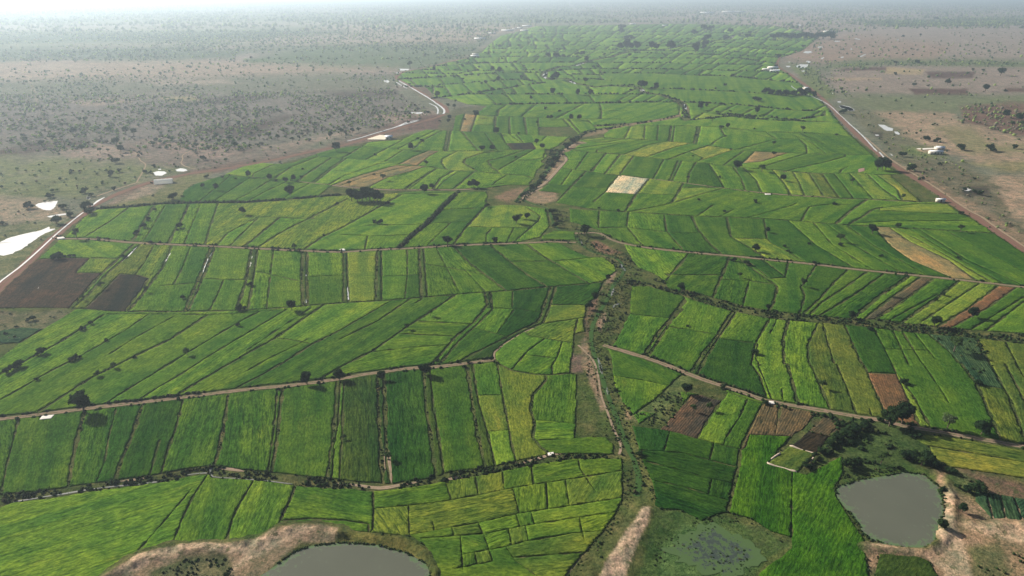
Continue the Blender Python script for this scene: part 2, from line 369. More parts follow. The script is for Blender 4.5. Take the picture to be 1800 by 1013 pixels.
# Survey of the bunds, tracks and ditches: a letter for the kind, then points.
SURVEY = '''
P n -90,1085 1890,1085
P n -90,1085 -90,560
P n 1890,1085 1890,500
A r -240,285 0,262 200,240 450,208 700,180 1000,143 1200,120 1430,97 1629,70
A n -260,650 0,622 150,612 300,592 330,585 500,563 700,535 850,508 1000,487 1040,487 1150,503 1290,518 1450,535 1629,552
B n 0,556 190,570 250,572 440,545 500,520 700,495 830,465 1000,430 1100,428 1300,432 1345,430
A n -260,710 60,662 200,648 350,625 500,600 700,575 800,560 900,538 1000,530 1010,545 1100,548 1250,560 1415,580 1629,600
B n 0,592 150,610 230,602 400,580 500,560 620,540 760,515 900,485 1100,455 1345,450
A b 90,270 55,400 30,500 5,625
A f 228,265 190,400 150,550
A f 278,400 235,600
A c 405,228 375,330 345,470 325,592
A f 555,215 520,350 500,470 455,575
A c 680,200 630,350 580,460 550,560
A f 765,360 715,535
A b 875,175 840,310 800,420 770,528
A f 1010,160 960,300 890,440
A c 1090,150 1070,300 1045,420 1020,492
A f 1160,170 1135,290 1120,400
A b 1325,120 1310,300 1280,518
A c 1350,115 1335,250 1318,400 1296,520
A c 1610,80 1600,250 1585,400 1567,550
A b 1626,80 1612,300 1590,400 1580,552
B b 15,75 8,200 5,370 -10,560
A b -40,700 40,670
A b 985,540 930,620 870,740 820,870
A f 930,580 830,700 660,895
A f 700,600 500,740 300,850 180,940
A b 1210,560 1150,660 1110,740 1080,855
A c 1412,580 1390,640 1350,720 1340,748
A b 1340,750 1480,740 1640,748
B b -15,750 0,745 130,765 133,808
A n 1340,748 1320,795
A n 400,1300 500,1010 560,960 640,905 800,875 920,865 1080,860 1200,835 1290,800 1330,762 1450,760 1629,790
B n 0,792 130,806 330,822 400,870 430,930 445,1013 450,1220
B c 175,65 178,250 190,400 200,572
B c 205,60 210,250 215,400 240,574
B c 395,40 405,200 430,370 455,545
B b 425,40 440,200 470,370 490,525
B c 600,5 625,180 650,330 690,500
B b 628,5 655,180 700,330 737,492
B b 745,0 765,120 790,250 810,370 835,468
B f 850,65 835,180 845,300
B f 640,152 760,148
B f 700,324 800,318
B c 975,55 980,75 960,100 915,150 905,220 925,290 915,350 950,395 995,432
B f 915,268 1010,275 1120,287
B f 1122,50 1125,200 1113,358
B f 930,365 1115,357 1190,348
B b 1165,45 1165,200 1190,348 1258,350
B n 1165,55 1215,60 1225,150 1270,250 1260,350 1300,385 1302,436
B n 1340,425 1345,600 1340,650 1300,730 1250,800 1180,880 1100,970 1040,1060 960,1220
B b 152,608 155,700 150,790 130,812
B f 155,692 400,670 560,645 760,605 900,580 1100,550 1345,510
B f 145,818 330,818 480,790 650,760 850,715 1000,692 1180,665 1290,648 1345,640
B f 380,835 680,812 900,770 1130,735 1310,708
B f 590,910 780,875 870,850 1100,810 1240,800
B f 540,980 720,945
B f 785,870 830,940 930,1010 1010,1080
B f 840,925 1100,905 1160,900
B f 500,570 525,650
B f 640,535 655,628
B f 770,515 780,604
B f 905,485 920,578
B f 1130,455 1140,500 1210,605
B f 1070,555 1090,680
B f 820,600 850,715
B f 980,570 985,695
B f 322,680 325,818
B f 435,755 445,797
B f 530,790 540,842
B f 655,762 685,830 725,950
B f 835,720 855,780
B f 905,705 925,770
B f 800,790 815,868
B f 880,775 895,850
B f 1135,735 1160,840
B f 570,835 580,985
B f 635,895 650,960
E r -8,1004 110,985 230,970 330,955 560,938 700,920 800,908
E r 1380,830 1480,860 1600,895 1700,930 1798,970
C r -2,38 100,75 200,108 300,140 400,175 560,205 700,228 850,255 950,268 1050,295 1200,320 1400,355 1629,395 1950,452
B n 1262,-84 1290,-30 1300,90 1340,180 1395,245
B b 1395,245 1500,170 1560,110 1615,60
C c 0,130 95,147 180,172
B b 1400,240 1440,225 1500,240 1420,290 1395,245
C f -10,130 0,205
B f 1310,60 1450,80 1560,105
C b -109,312 -20,330 70,357
C b 70,357 120,270 215,135
C b -109,312 -30,230 40,150 95,147
C b 205,130 300,165 385,190
C b 384,192 400,165
C b 205,134 214,104
C b 385,185 350,250 310,330 275,408
C b 70,355 160,380 275,408
C f 310,170 270,260 205,355 195,390
C b 320,338 420,342 520,347
C b 518,350 580,310 640,240 655,225
C f 470,195 440,342
C n 405,477 465,428 510,392 640,432 545,518 405,477
C n 510,392 600,322 700,345 640,432
C n 600,322 680,245 770,265 700,345
C c 275,408 265,500 240,600 215,710
B n 1385,295 1490,310 1520,312
B n 1385,295 1420,420 1470,540 1500,640 1490,690 1629,700
C n -5,700 90,750 215,707
C f -230,410 0,425 130,460 265,495
C f -180,465 0,510 110,545 255,572
C f -130,560 0,585 225,655
C f -110,625 0,640 180,690
C f 150,378 130,460
C f -60,322 -85,410
C f 140,550 125,620
C n 320,338 300,400 270,420
C n 520,347 405,477 545,518 590,530 700,470 760,440 770,520 730,590 735,640 800,740 870,840 875,900 890,1013 900,1220
C n 215,707 330,740 420,800 520,830 520,880 400,970 300,1060 200,1220
C f 525,520 520,700 520,840
C n 935,905 1010,898 1100,905 1180,945 1220,1013 1240,1220
C n 935,905 915,1013 905,1220
C n 1095,350 1170,335 1400,372 1640,415 1950,470
C b 1150,390 1400,430 1629,470 1950,530
C n 1095,350 1180,400 1215,480 1400,510 1629,545 1950,610
C b 1390,610 1500,622 1629,645 1950,690
C b 1392,610 1392,650 1480,745 1629,775 1950,840
C b 1450,615 1482,745
C b 1515,625 1550,760
C b 1580,635 1635,775
C b 330,0 370,60 405,170
C n 358,0 400,100 425,170
C f 430,0 470,100 483,185
C c 500,0 520,70 552,200
C b 610,0 660,110 707,220
C f 735,0 780,100 830,240
C f 800,0 870,150 905,250
C b 865,0 910,110 955,205 970,265
C b 885,42 1020,48
C b 1000,0 1022,48 1045,100 1125,280
C b 1024,48 1100,150 1175,285
C f 1080,30 1150,170 1225,300
C f 1150,0 1250,150 1345,315
C f 1230,0 1330,170 1415,330
C c 1330,0 1400,90 1450,200 1515,350
C b 1470,0 1560,160 1640,370
C b 1540,0 1629,170 1720,380
C b 1410,100 1530,120
D n 340,262 440,160 520,112
D v 515,112 700,100 850,85 1100,80 1300,78 1500,65 1700,45 1798,40
E c -2,42 200,36 420,18 600,20 765,22
D r 285,262 325,268 500,272 700,290 900,300 1100,308 1330,320 1600,333 1798,340
E r -2,338 150,330 400,318 600,305 870,295 1000,290 1100,285 1235,290
D b 680,105 580,180 445,262
D c 815,95 770,160 740,210 700,285
D f 870,95 810,200 750,290
D c 995,90 960,170 920,230 890,295
D b 1150,85 1110,200 1080,305
D f 1055,95 1010,200 970,300
D b 1365,155 1290,230 1210,310
D c 1475,158 1390,230 1285,315
D f 1365,155 1200,240 1145,305
D b 1350,152 1475,158 1600,165 1655,165
D c 1835,58 1770,90 1660,150 1550,200 1460,250 1355,318
D f 1260,110 1180,200 1125,300
D c 1798,215 1700,260 1600,330
D n 310,280 200,378 0,515 -260,700
D b 190,378 330,370 650,375
D c 735,305 650,380 560,460 470,560 375,640
D c 700,305 620,380 540,450 440,560 365,640
D b 470,375 400,450
D b 395,450 555,450
D b 620,455 730,460 790,480
D b 630,455 540,550 445,640
D b 785,478 740,545 665,645
D f 810,312 760,400 710,465
D c 905,312 860,420 800,500 740,580 675,650
D b 845,517 1010,505 1050,500
D f 1000,325 960,430 915,512
D c 1110,322 1070,430 1030,520 975,650
D c 1130,322 1090,430 1050,520 990,650
D b 1070,480 1190,485 1310,487
D f 1180,485 1150,560 1105,650
D c 1325,330 1310,420 1290,520 1245,645
D b 1358,335 1345,430 1330,520 1305,650
D f 1440,345 1425,470 1405,640
D b 1340,440 1480,470 1595,497
D c 1595,340 1590,500 1600,625
D c 1620,340 1618,500 1622,620
D b 1620,470 1798,462
E b -5,462 12,462
D c -260,640 0,636 200,636 450,640 600,653 900,655 1200,650 1350,643 1520,632 1700,616 1798,610
E c -2,607 210,598 450,578 700,556 900,543 1100,523 1300,508 1395,493
D n 550,668 700,666 1100,670 1250,664 1380,652 1520,640
D b -290,822 100,822 230,745 390,648
D b -290,800 60,745 120,737 230,745
D n 100,822 0,900 -260,1035
D c 560,662 430,745 300,825 150,905 0,985 -260,1130
D f 420,660 300,740 130,860 0,940 -260,1080
D b 790,665 650,760 430,885 200,1005
A b 181,69 170,78 0,175 -250,310
D f 940,668 700,800 500,930 380,1010
D c 1100,668 900,800 700,895 480,1005
A c 435,69 340,130 170,240
D b 1380,648 1250,715 1000,865 780,1000
A b 706,64 560,155 470,212
D f 1240,664 1050,780 830,900 640,1000
D b 1520,638 1300,770 1100,890 930,1000
A b 843,64 760,110 640,190
D c 1710,616 1450,795 1270,895 1080,1005
A c 978,68 900,115 825,165
D c 1798,750 1640,830 1500,920 1350,1005
A c 1223,68 1160,100 1100,135
D b 1450,793 1550,805 1652,827
D f 1798,690 1600,812
D f 1590,818 1420,900 1230,1010
D f 1640,635 1480,740 1300,860
E b -5,752 120,680 250,603
E b -5,800 200,700 360,590
E f 0,850 250,700 430,585
E c -110,1010 0,945 170,860 340,740 480,650 600,568
E c 310,42 180,115 0,215
E v 615,22 530,105 450,190 380,245 300,320
E c 775,85 700,165 650,220 600,290
E n 765,22 775,50 760,75 790,95
E b 545,115 720,110 755,105
E f 450,190 570,185 680,178
E f 578,185 520,240 450,310
E b 120,200 400,195 435,192
E f 0,250 200,255 370,250
E f 140,255 125,330
E n 775,100 860,92 950,95 1080,112 1100,200 1050,262 950,283
E b 695,208 980,212 1010,212
E b 970,100 1050,150 1040,175 960,245 905,293
E f 800,210 765,250 765,300
E f 912,212 868,295
E n 1055,258 1120,228 1230,232 1240,278 1055,272 1055,258
E b 12,340 15,605
E b 30,340 40,602
E c 190,330 183,600
E b 213,330 215,600
E f 348,325 350,460 335,590
E b 215,468 425,460
E c 410,320 425,585
E b 434,320 455,580
E f 500,315 560,430 628,560
E b 445,405 555,420 710,450
E f 650,430 760,550
E c 590,310 680,400 760,460 870,545
E c 780,300 910,405 990,465 1090,525
E b 905,390 1130,388 1320,370 1375,358
E c 975,295 1060,360 1150,410 1230,460 1305,507
E n 1140,288 1220,330 1300,365 1380,370 1440,410 1450,440 1400,480 1375,498
E c 755,555 770,620 700,710 600,790 515,890 480,925
E c 785,552 798,640 720,720 620,810 530,920
E b 405,705 650,718 690,718
E b 310,770 590,785 605,785
E f 180,865 400,840 550,830
E b 785,635 920,640 1055,658
E f 905,548 900,640
E f 910,645 830,760
E c 1105,525 1080,590 1050,680 1035,712
E c 1130,522 1095,640 1060,722
E c 1035,710 900,775 770,840 620,918
E c 1060,715 950,765 850,830 808,870 805,905 815,912
E b 705,740 870,785
E b 1095,618 1295,620
E b 1055,718 1200,698 1285,685
E b 1247,690 1230,760 1225,822
E b 970,762 1000,785 1100,800 1230,822
E n 1370,522 1350,570 1295,620 1280,690 1285,760 1230,770
E n 1225,815 1200,985
E c 812,905 828,929 900,965 1020,985 1090,988 1205,980 1250,985
E b 1165,812 1140,890 1110,940 1115,990
E b 1068,800 980,865 895,965
E f 870,860 990,885 1120,897
F c -10,0 200,0 450,35 700,50 1000,62 1250,75 1335,78
G3 c 1240,795 1500,842 1800,872
E c 920,78 1100,95 1250,115 1500,128 1798,147
F c -2,148 200,155 450,165 700,185 900,200 1200,215 1450,230 1645,242
E r 1360,240 1450,285 1600,315 1798,337
F r -2,340 250,360 450,380 700,405 900,430 1200,460 1500,490 1798,525 2060,550
E n 1560,492 1700,525 1798,552
F n -2,535 100,562 300,620 450,650 600,665 850,690 1050,695 1250,725 1500,748 1798,770 2060,800
E n 1530,520 1620,520 1700,545 1798,570
F n -2,570 60,595 260,652 450,690 600,705 750,715 1000,738 1200,765 1400,782 1600,800 1798,825 2060,860
G4 c 680,645 620,750 580,805
G4 b 590,800 400,840 230,870
G4 b 990,685 850,720 620,790
G4 b 340,720 480,730 630,728
G4 b 60,712 200,720 330,730
G4 b 160,588 55,720 -30,790
G4 c 405,612 310,730 215,872
F b 670,100 650,130 623,185
F b 665,102 780,88 880,90
F c 970,65 890,120 805,195
F c 1050,105 1000,118 940,160 868,200
F f 660,60 560,100 340,160
F f 450,60 300,100 190,155
F f 260,25 80,150
F b 1050,107 1250,85 1405,90
F b 1040,120 1250,132 1455,140
F f 900,190 1100,178 1530,175
F n 1330,78 1400,92 1600,210 1645,242 1798,345 2060,520
F c 50,150 80,220 140,290 205,350
F c 235,160 255,260 330,300 435,370
F b -5,238 80,238
E b 1360,120 1355,215
E b 1515,130 1505,205 1590,310
E b 1700,140 1715,230 1798,325
E b 1350,213 1500,210 1715,235 1798,238
E n 1200,112 1205,180 1360,225 1370,245
F b 430,165 445,265
F b 275,268 450,270 465,290 560,340 660,398
F f 560,175 700,300 910,425
F f 760,190 900,300 1150,445
F f 690,185 790,300 1000,430
F b 1010,208 1100,310 1200,380 1430,480
F b 1090,210 1200,285 1400,380 1550,490
F b 1112,210 1250,280 1430,380 1640,505
F f 870,200 1000,300 1300,465
F f 1250,222 1500,380 1798,515
F f 1400,232 1600,340 1798,440 2000,530
F f 1200,220 1400,340 1700,510
E b 1798,385 1750,440 1712,492
E n 1490,300 1530,380 1560,420 1640,450 1700,490 1720,535
F c 250,365 210,460 160,580
F b 30,345 0,400 -20,420
F b -90,455 0,462 210,460
F b 200,485 350,492 495,512
F c 310,380 400,450 490,512 500,530 475,620 455,655
F f 352,492 318,625
F b 355,395 460,480 550,475 430,385
F b 620,515 645,570 618,670
F b 705,410 640,510 620,520
F b 560,390 540,470
F b 870,435 800,500 720,590 635,668
F b 975,445 850,530 730,610 665,675
F b 1060,455 900,570 715,680
F c 1195,468 1040,570 895,695
F b 1255,470 1100,580 950,698
F c 1325,480 1190,580 1010,698
F c 1455,495 1330,590 1150,715
F b 1665,515 1500,640 1340,735
F b 1755,530 1600,640 1405,745
F f 1860,540 1510,755
F b 1900,545 1780,615 1590,762
F f 1565,505 1235,725
F f 1350,560 1090,700
E n 1530,515 1520,600 1520,665 1430,830 1430,850
E b 1515,665 1600,675 1725,690
E c 1798,605 1740,680 1660,780 1595,885
E c 1798,640 1740,700 1680,790 1615,890
E b 1710,730 1798,745
F c 265,652 190,770 100,890 45,975
F c 282,655 205,770 130,880 80,985
F b 0,742 175,775
F b 185,795 400,822
F b 0,560 20,600 -60,690
F b 462,690 385,820 370,900 360,940
F n 395,820 385,900 410,940
F f 495,700 430,840 430,935
F c 560,700 530,800 535,930
F b 715,712 660,830 665,935
F f 740,715 760,800 800,930
F f 810,790 870,935
F b 855,725 900,830 948,935
F f 1010,745 1080,880 1107,935
F f 1110,755 1195,940
F f 1160,760 1270,940
F f 1230,775 1360,940
F b 1300,775 1400,860 1472,940
F f 1040,850 1300,860
F c 1545,795 1625,940
F b 1700,810 1798,1000
G2 c 210,572 420,595 600,610 800,630 1050,655 1300,680 1500,690 1802,690
G3 c -2,692 200,690 450,690 700,680 870,655 1050,660
G2 n 190,575 350,510 500,480 650,490 740,480 940,405 1060,370 1290,340 1350,315 1600,298 1700,250 1802,215
G3 n -2,215 180,215 320,222 440,228
G2 b 430,565 600,490
G2 c 745,505 660,560 590,612
G2 b 925,410 940,430 1040,437 1310,455 1600,490 1802,505
G3 c -2,500 200,505 430,540 600,548 800,565 1000,580 1080,600
G2 c 1295,345 1210,400 1135,442
G2 b 1610,300 1500,360 1400,410 1315,460
G2 b 1270,350 1480,362 1640,375 1802,382
G3 c -2,372 360,388 620,385 840,380 1000,375 1100,372 1200,380
G2 b 745,508 940,430
G2 c 1045,440 930,520 850,570 780,628
G2 c 1165,445 1050,530 910,640
G2 b 1150,442 1030,530 895,635
G2 f 620,530 870,535
G2 f 980,540 1170,545
G2 b 1460,475 1300,530 1150,580 1035,650
G2 b 1600,487 1300,570 1055,655
G2 b 1700,497 1350,580 1105,662
G2 b 1625,372 1550,420 1470,470
G2 b 1802,390 1700,430 1585,490
G2 b 1802,508 1480,600 1330,680
G2 b 1802,575 1700,640 1635,690
G2 n 210,575 120,600 -40,650 -120,700 -160,790
G2 f 570,615 400,720 240,800
G2 f 700,625 520,710 370,795
G2 f 880,640 700,740 650,780
G2 b 1055,658 960,730 930,755
G2 f 400,600 100,795
G2 f 250,580 0,790
G2 f 1170,768 1000,860 895,898
G2 f 1300,780 1150,900
G3 b 480,15 860,20 1100,10 1480,12 1800,10
G3 c 520,88 650,105 960,115 1240,130 1500,135 1620,133 1800,135
G3 c 430,228 700,238 1100,260 1290,272 1380,272
G3 b 865,18 800,60 790,108
G3 c 1475,10 1380,60 1245,132
G3 b 1595,10 1610,65 1610,135
G3 b 1618,68 1802,68
G3 b 1100,10 1030,70 975,118
G3 b 1020,65 1315,78
G3 n 480,13 700,30 600,97 520,90
G3 n 430,230 452,108 520,90
G3 b 530,90 490,230
G3 b 620,98 575,235
G3 c 775,108 765,242
G3 b 590,178 775,178
G3 c 880,112 885,252
G3 c 1000,117 1020,258
G3 b 1110,125 1120,262
G3 b 1110,198 1350,196
G3 c 1305,132 1380,210 1420,250
G3 c 1350,133 1440,240
G3 n 1490,133 1570,205 1450,240 1410,270
G3 c 395,228 368,390
G3 c 418,230 388,390
G3 c 350,222 200,300 110,378
G3 b 300,220 130,300 0,368
G3 c 505,230 570,310 640,388
G3 f 685,240 790,385
G3 b 815,245 850,320 905,378
G3 b 870,325 1060,320 1095,375
G3 f 880,250 980,322
G3 b 935,252 990,318
G3 b 1175,268 1140,305 1050,320
G3 n 1380,270 1340,285 1280,340 1195,378
G3 b 150,505 240,430 320,388
G3 b 468,388 350,450 345,480 385,532
G3 c 760,383 640,410 530,450 520,480 630,550
G3 c 1010,375 850,430 710,465 740,510 805,562
G3 b 740,460 920,410
G3 b 815,525 1060,385
G3 b 1170,385 1150,440 1040,460 950,455
G3 n 1165,378 1180,430 1130,470 1160,490 1100,540 1080,605
G3 b 210,508 0,590
G3 c 305,525 180,600 50,690
G3 c 445,540 340,600 275,690
G3 b 300,528 200,600 85,690
G3 c 605,548 520,620 435,692
G3 f 480,545 370,620 300,690
G3 n 1080,600 1030,650 850,640 640,670
G3 b 860,575 780,625 740,660
G3 b 0,730 200,722 450,712 600,708 650,700
G4 c 0,400 200,415 560,455 700,465 1080,510 1300,530 1802,567
G3 c 1375,380 1600,400 1802,412
G5 c -2,555 160,565 480,560 640,575 845,570
G4 c 55,285 200,287 380,295 560,310 740,325 900,348 1050,370 1250,390 1500,400 1802,412
G5 b -2,405 260,412 605,415
G3 c 1285,520 1500,545 1700,575 1760,585
G4 c 80,570 200,578 420,605 700,640 1000,680 1300,715 1600,740 1802,748
G5 c -2,735 300,760 560,770 990,790 1160,795
G4 n 55,290 50,255 120,198 240,190 400,182 780,190 960,195
G4 c 950,195 1060,200 1300,235 1600,240 1802,250
G5 b -2,240 250,250 435,268
G4 b 265,188 215,292
G4 b 380,182 370,296
G4 f 485,182 475,305
G4 c 590,182 570,312
G4 b 615,182 595,315
G4 c 800,190 765,330
G4 b 818,190 785,332
G4 b 970,192 1010,265 940,305 890,352
G4 b 1120,372 1350,310 1420,290 1200,240 1040,200
G4 b 1415,290 1600,290 1655,340 1660,405
G4 b 1425,292 1350,245
G4 f 1500,235 1700,320 1802,400
G4 f 1600,240 1802,330
G4 b 0,375 260,310 370,296
G4 b 210,415 400,340 555,310
G4 b 400,432 600,360 745,325
G4 c 560,455 700,400 880,345
G4 f 790,470 950,420 1080,375
G4 b 1000,500 1140,400 1165,382
G4 b 1120,512 1240,395
G4 b 1130,485 1300,470 1505,402
G4 b 1270,525 1500,450 1650,410
G4 b 740,395 840,440 800,470
G5 b 345,560 360,535 410,510
G5 b -100,555 0,525 250,470 390,430
G5 f -100,520 0,480 150,430
G3 n 1360,385 1440,330 1500,325 1430,300 1620,278 1760,290 1820,295
G3 b 1380,370 1600,340 1802,312
G3 b 1450,300 1640,318 1740,300
G3 n 1375,380 1310,400 1350,450 1290,520
G3 b 1505,395 1450,470 1405,532
G3 b 1640,405 1535,555
G3 b 1755,410 1635,568
G4 b 75,405 0,490 -60,560
G4 b 188,412 55,575
G4 b 290,425 175,580
G4 b 530,450 440,612
G4 b 645,460 570,628
G4 b 672,462 590,630
G4 b 785,475 730,560 715,645
G4 b 885,487 950,580 1015,690
G4 b 1075,508 1140,600 1175,705
G4 b 1160,515 1260,620 1305,720
G4 b 1385,535 1480,640 1535,738
G4 b 1545,548 1600,640 1645,745
G4 b 1675,558 1740,660 1795,750
G5 b 208,565 270,660 350,765
G5 b 565,570 680,680 825,782
G5 b 640,575 800,690 838,785
G5 b 745,572 880,690 995,792
G5 f 300,563 380,660 460,768
G5 f 420,560 540,690 620,775
G5 n 215,0 430,260 600,410 700,500 850,575 1120,740 1170,800
G3 n 1290,520 1180,650 1110,700 1290,720 1250,795
G3 c 1495,540 1350,690 1240,797
G3 b 1185,650 1360,660
G3 f 1385,525 1290,655
G3 b 1390,665 1640,680 1660,690
H2 s 1150,845 1140,760 1100,710 970,665 810,640 780,600 560,590 430,600 260,565 200,530 90,540 30,520 40,480 150,440 280,430 400,390 560,360 700,320 1000,300 1250,250 1500,220 1530,190 1600,180
G3 s 1450,250 1600,220 1750,190 1802,188
G4 s -2,188 300,170 560,130 680,100 690,35 650,0
H1 n 1150,738 1000,735 800,680 730,672 730,602 590,600 450,540 440,510 500,480 700,440 850,400 1000,370 1110,328 1170,260 1260,195 1400,160 1560,112
P n 946,46 1010,45 1100,44 1180,42 1240,43 1300,44 1360,45 1400,52 1440,66
P n 1440,66 1410,90 1372,102 1366,115 1380,125 1410,150 1448,180
'''
# long east-west bunds of the far half of the valley, in photo points, far to near per block
ROWS = '''
950,51 1100,50 1250,50 1440,51
935,56 1050,55 1200,57 1440,60
915,61 1000,60 1200,62 1445,68
900,67 1000,66 1150,68 1300,70 1430,73
885,73 1000,73 1150,75 1300,76 1415,85
870,80 980,80 1130,81 1300,84 1400,90
858,86 980,87 1100,88 1300,92 1385,98
850,93 1000,92 1150,94 1300,98 1370,102
830,102 900,100 1000,100 1150,103 1300,103 1366,112
800,110 860,111 1000,110 1170,111 1360,115
760,117 860,111
970,133 1010,131 1060,132
965,126 1000,123 1050,121
1000,141 1040,139 1075,142
740,123 865,125 950,123
1050,121 1170,122 1260,124 1350,126 1385,130
700,128 800,131 840,124
1050,129 1150,129 1230,133 1283,134 1350,141 1405,146
700,140 780,135 880,128 960,128
730,153 810,147 870,142 920,140 955,146
700,152 780,154
820,165 890,156 920,150 965,145
1075,151 1130,150
1136,155 1195,157 1285,161 1350,165 1425,168
756,174 820,166 878,166 1000,166 1090,166 1150,166
1206,180 1295,184 1350,190 1410,195 1450,196
1235,198 1350,206 1410,214 1460,214
1210,212 1290,204 1330,206
1260,201 1310,208 1380,213 1428,207 1450,203
867,184 950,183 1085,181 1140,180 1190,180
'''
SEEDS = '''
F S 30,572 700,698 1500,768 1700,795
E S 1700,538
E S 1350,800 1400,600 1100,160
C S 200,850 -100,850
B S 1330,400 1250,200 1400,800 1500,200
B w 197,300 438,300 668,300 186,500
A w 1604,300
E w 770,600 1085,610 22,500 200,500 425,450 1732,700 1050,700
D w 1607,500 1330,420 1090,385
F w 197,770
G3 w 395,300
A S 700,545 1100,525 60,640 1500,560
A S 1500,950 900,980
B S 60,578 350,578 900,468 1200,442 1240,300
D B 200,500 420,520 300,420
D M 640,540
D V 120,790
D S 60,690 20,860 300,660
D L 540,160 300,730 120,870 380,680 0,950
D Y 500,410 820,420
D o 700,400 600,480 550,540
E Y 100,450 900,140 1120,200
E p 1180,660 1160,740 1260,730
E L 640,620 900,880 600,640 60,680
E L 1050,830
E D 950,580 870,710 1000,680 1200,560
E G 760,820
E L 1160,930 280,390
C D 150,30 250,40 200,420 100,480 50,540 150,620 0,660 100,700 -100,380 -50,440 -50,500 -50,600
C R 20,230
C M 120,200
C L 180,260 240,290 430,50 570,100 460,40
C o 740,130 820,120 900,170 680,60
C r 980,150 1000,100 
C V 1450,670 1500,680 1570,700 1610,690
C m 400,260 540,260
C Y 1120,260
C o 520,470
C k 600,370
C m 690,300
C y 1300,370 1400,460 1250,440
C w 1080,980
C S 1340,600
C e 600,700 400,650 620,900
F T 1200,320 1400,450
F Y 1130,240 1300,330 350,310 500,320 1350,110 1600,120
F r 1540,650
F o 1620,590
F Y 1400,640 1450,560
F m 1130,560
F L 460,780 620,760
F L 500,850 620,850
F D 250,880 300,830
F D 450,440
F p 700,850 830,800
F D 950,780
F V 1490,870
F o 1640,870
F V 1740,890
C o 1560,230
C l 1440,150
F Y 80,30
F l 560,110
G2 t 1350,580 1250,600 1600,520
G3 t 200,440 550,150
G3 W 1720,650
G3 r 560,145
G3 M 960,345
G3 Y 1550,300 680,150 600,410
G4 W 230,660
G4 Y 500,670 350,250 150,460
G4 Y 1700,640 1450,600
G4 t 1300,430
G4 y 450,380 850,360
G4 L 1350,600
G5 y 120,640 800,680
G5 o 230,640
G5 S 950,680 
G3 S 1100,760 1380,320 1300,430
E S 880,60
B p 250,750 400,740
B p 780,300 700,200 850,400 780,100 880,200
B G 1400,60 1420,20
B D 330,300 80,300
B G 560,300
'''

ROWDIR = """
A 700,600 120,1000
A 60,800 400,700
C 450,560 440,760
C 700,600 560,900
C 100,400 160,420
B 300,640 640,580
B 500,700 900,620
"""
# ------------------------------------------------------------------ survey -> planar graph -> fields
HALF = {'n': 0.10, 'f': 0.055, 'b': 0.22, 'c': 0.50, 'v': 1.6, 'r': 2.0, 's': 4.0, 'w': 0.8}

def parse_survey():
    L = []
    for ln in SURVEY.strip().splitlines():
        tile, kind, rest = ln.split(' ', 2)
        L.append((kind, [tp(tile, *p) for p in pts(rest)]))
    rows = [pts(r) for r in ROWS.strip().splitlines()]
    for r in rows: L.append(('w', r))
    return L, rows

SURVEY_LINES, ROW_LINES = parse_survey()

def cross(p, d, a, b):
    ex, ey = b[0] - a[0], b[1] - a[1]
    den = d[0] * ey - d[1] * ex
    if abs(den) < 1e-9: return None
    t = ((a[0] - p[0]) * ey - (a[1] - p[1]) * ex) / den
    s = ((a[0] - p[0]) * d[1] - (a[1] - p[1]) * d[0]) / den
    if t > 0.3 and -0.001 <= s <= 1.001: return t
    return None

def far_splits():
    """Short cross bunds between the long east-west bunds of the far fields."""
    rnd = random.Random(11)
    allseg = []
    for k, l in SURVEY_LINES:
        if min(p[1] for p in l) < 225: allseg += list(zip(l[:-1], l[1:]))
    res = []
    for r in ROW_LINES:
        x = r[0][0] + rnd.uniform(4, 14)
        while x < r[-1][0] - 4:
            for a, b in zip(r[:-1], r[1:]):
                if a[0] <= x <= b[0]:
                    y = a[1] + (b[1] - a[1]) * (x - a[0]) / (b[0] - a[0])
            depth = (y - 40) / 100.0
            sx = rnd.uniform(0.7, 1.1) if x < 1080 and y > 120 else -rnd.uniform(1.2, 2.2)
            if x < 1000 and y <= 120: sx = rnd.uniform(-1.6, 1.0)
            d = (-sx, -1.0)
            best = None
            for a, b in allseg:
                t = cross((x, y), d, a, b)
                if t is not None and (best is None or t < best): best = t
            if best and best < 20:
                res.append(('n' if rnd.random() < .8 else 'f', [(x, y), (x + d[0] * best, y + d[1] * best)]))
            x += rnd.uniform(14, 46) * (0.55 + 0.5 * depth)
    return res

SURVEY_LINES += far_splits()

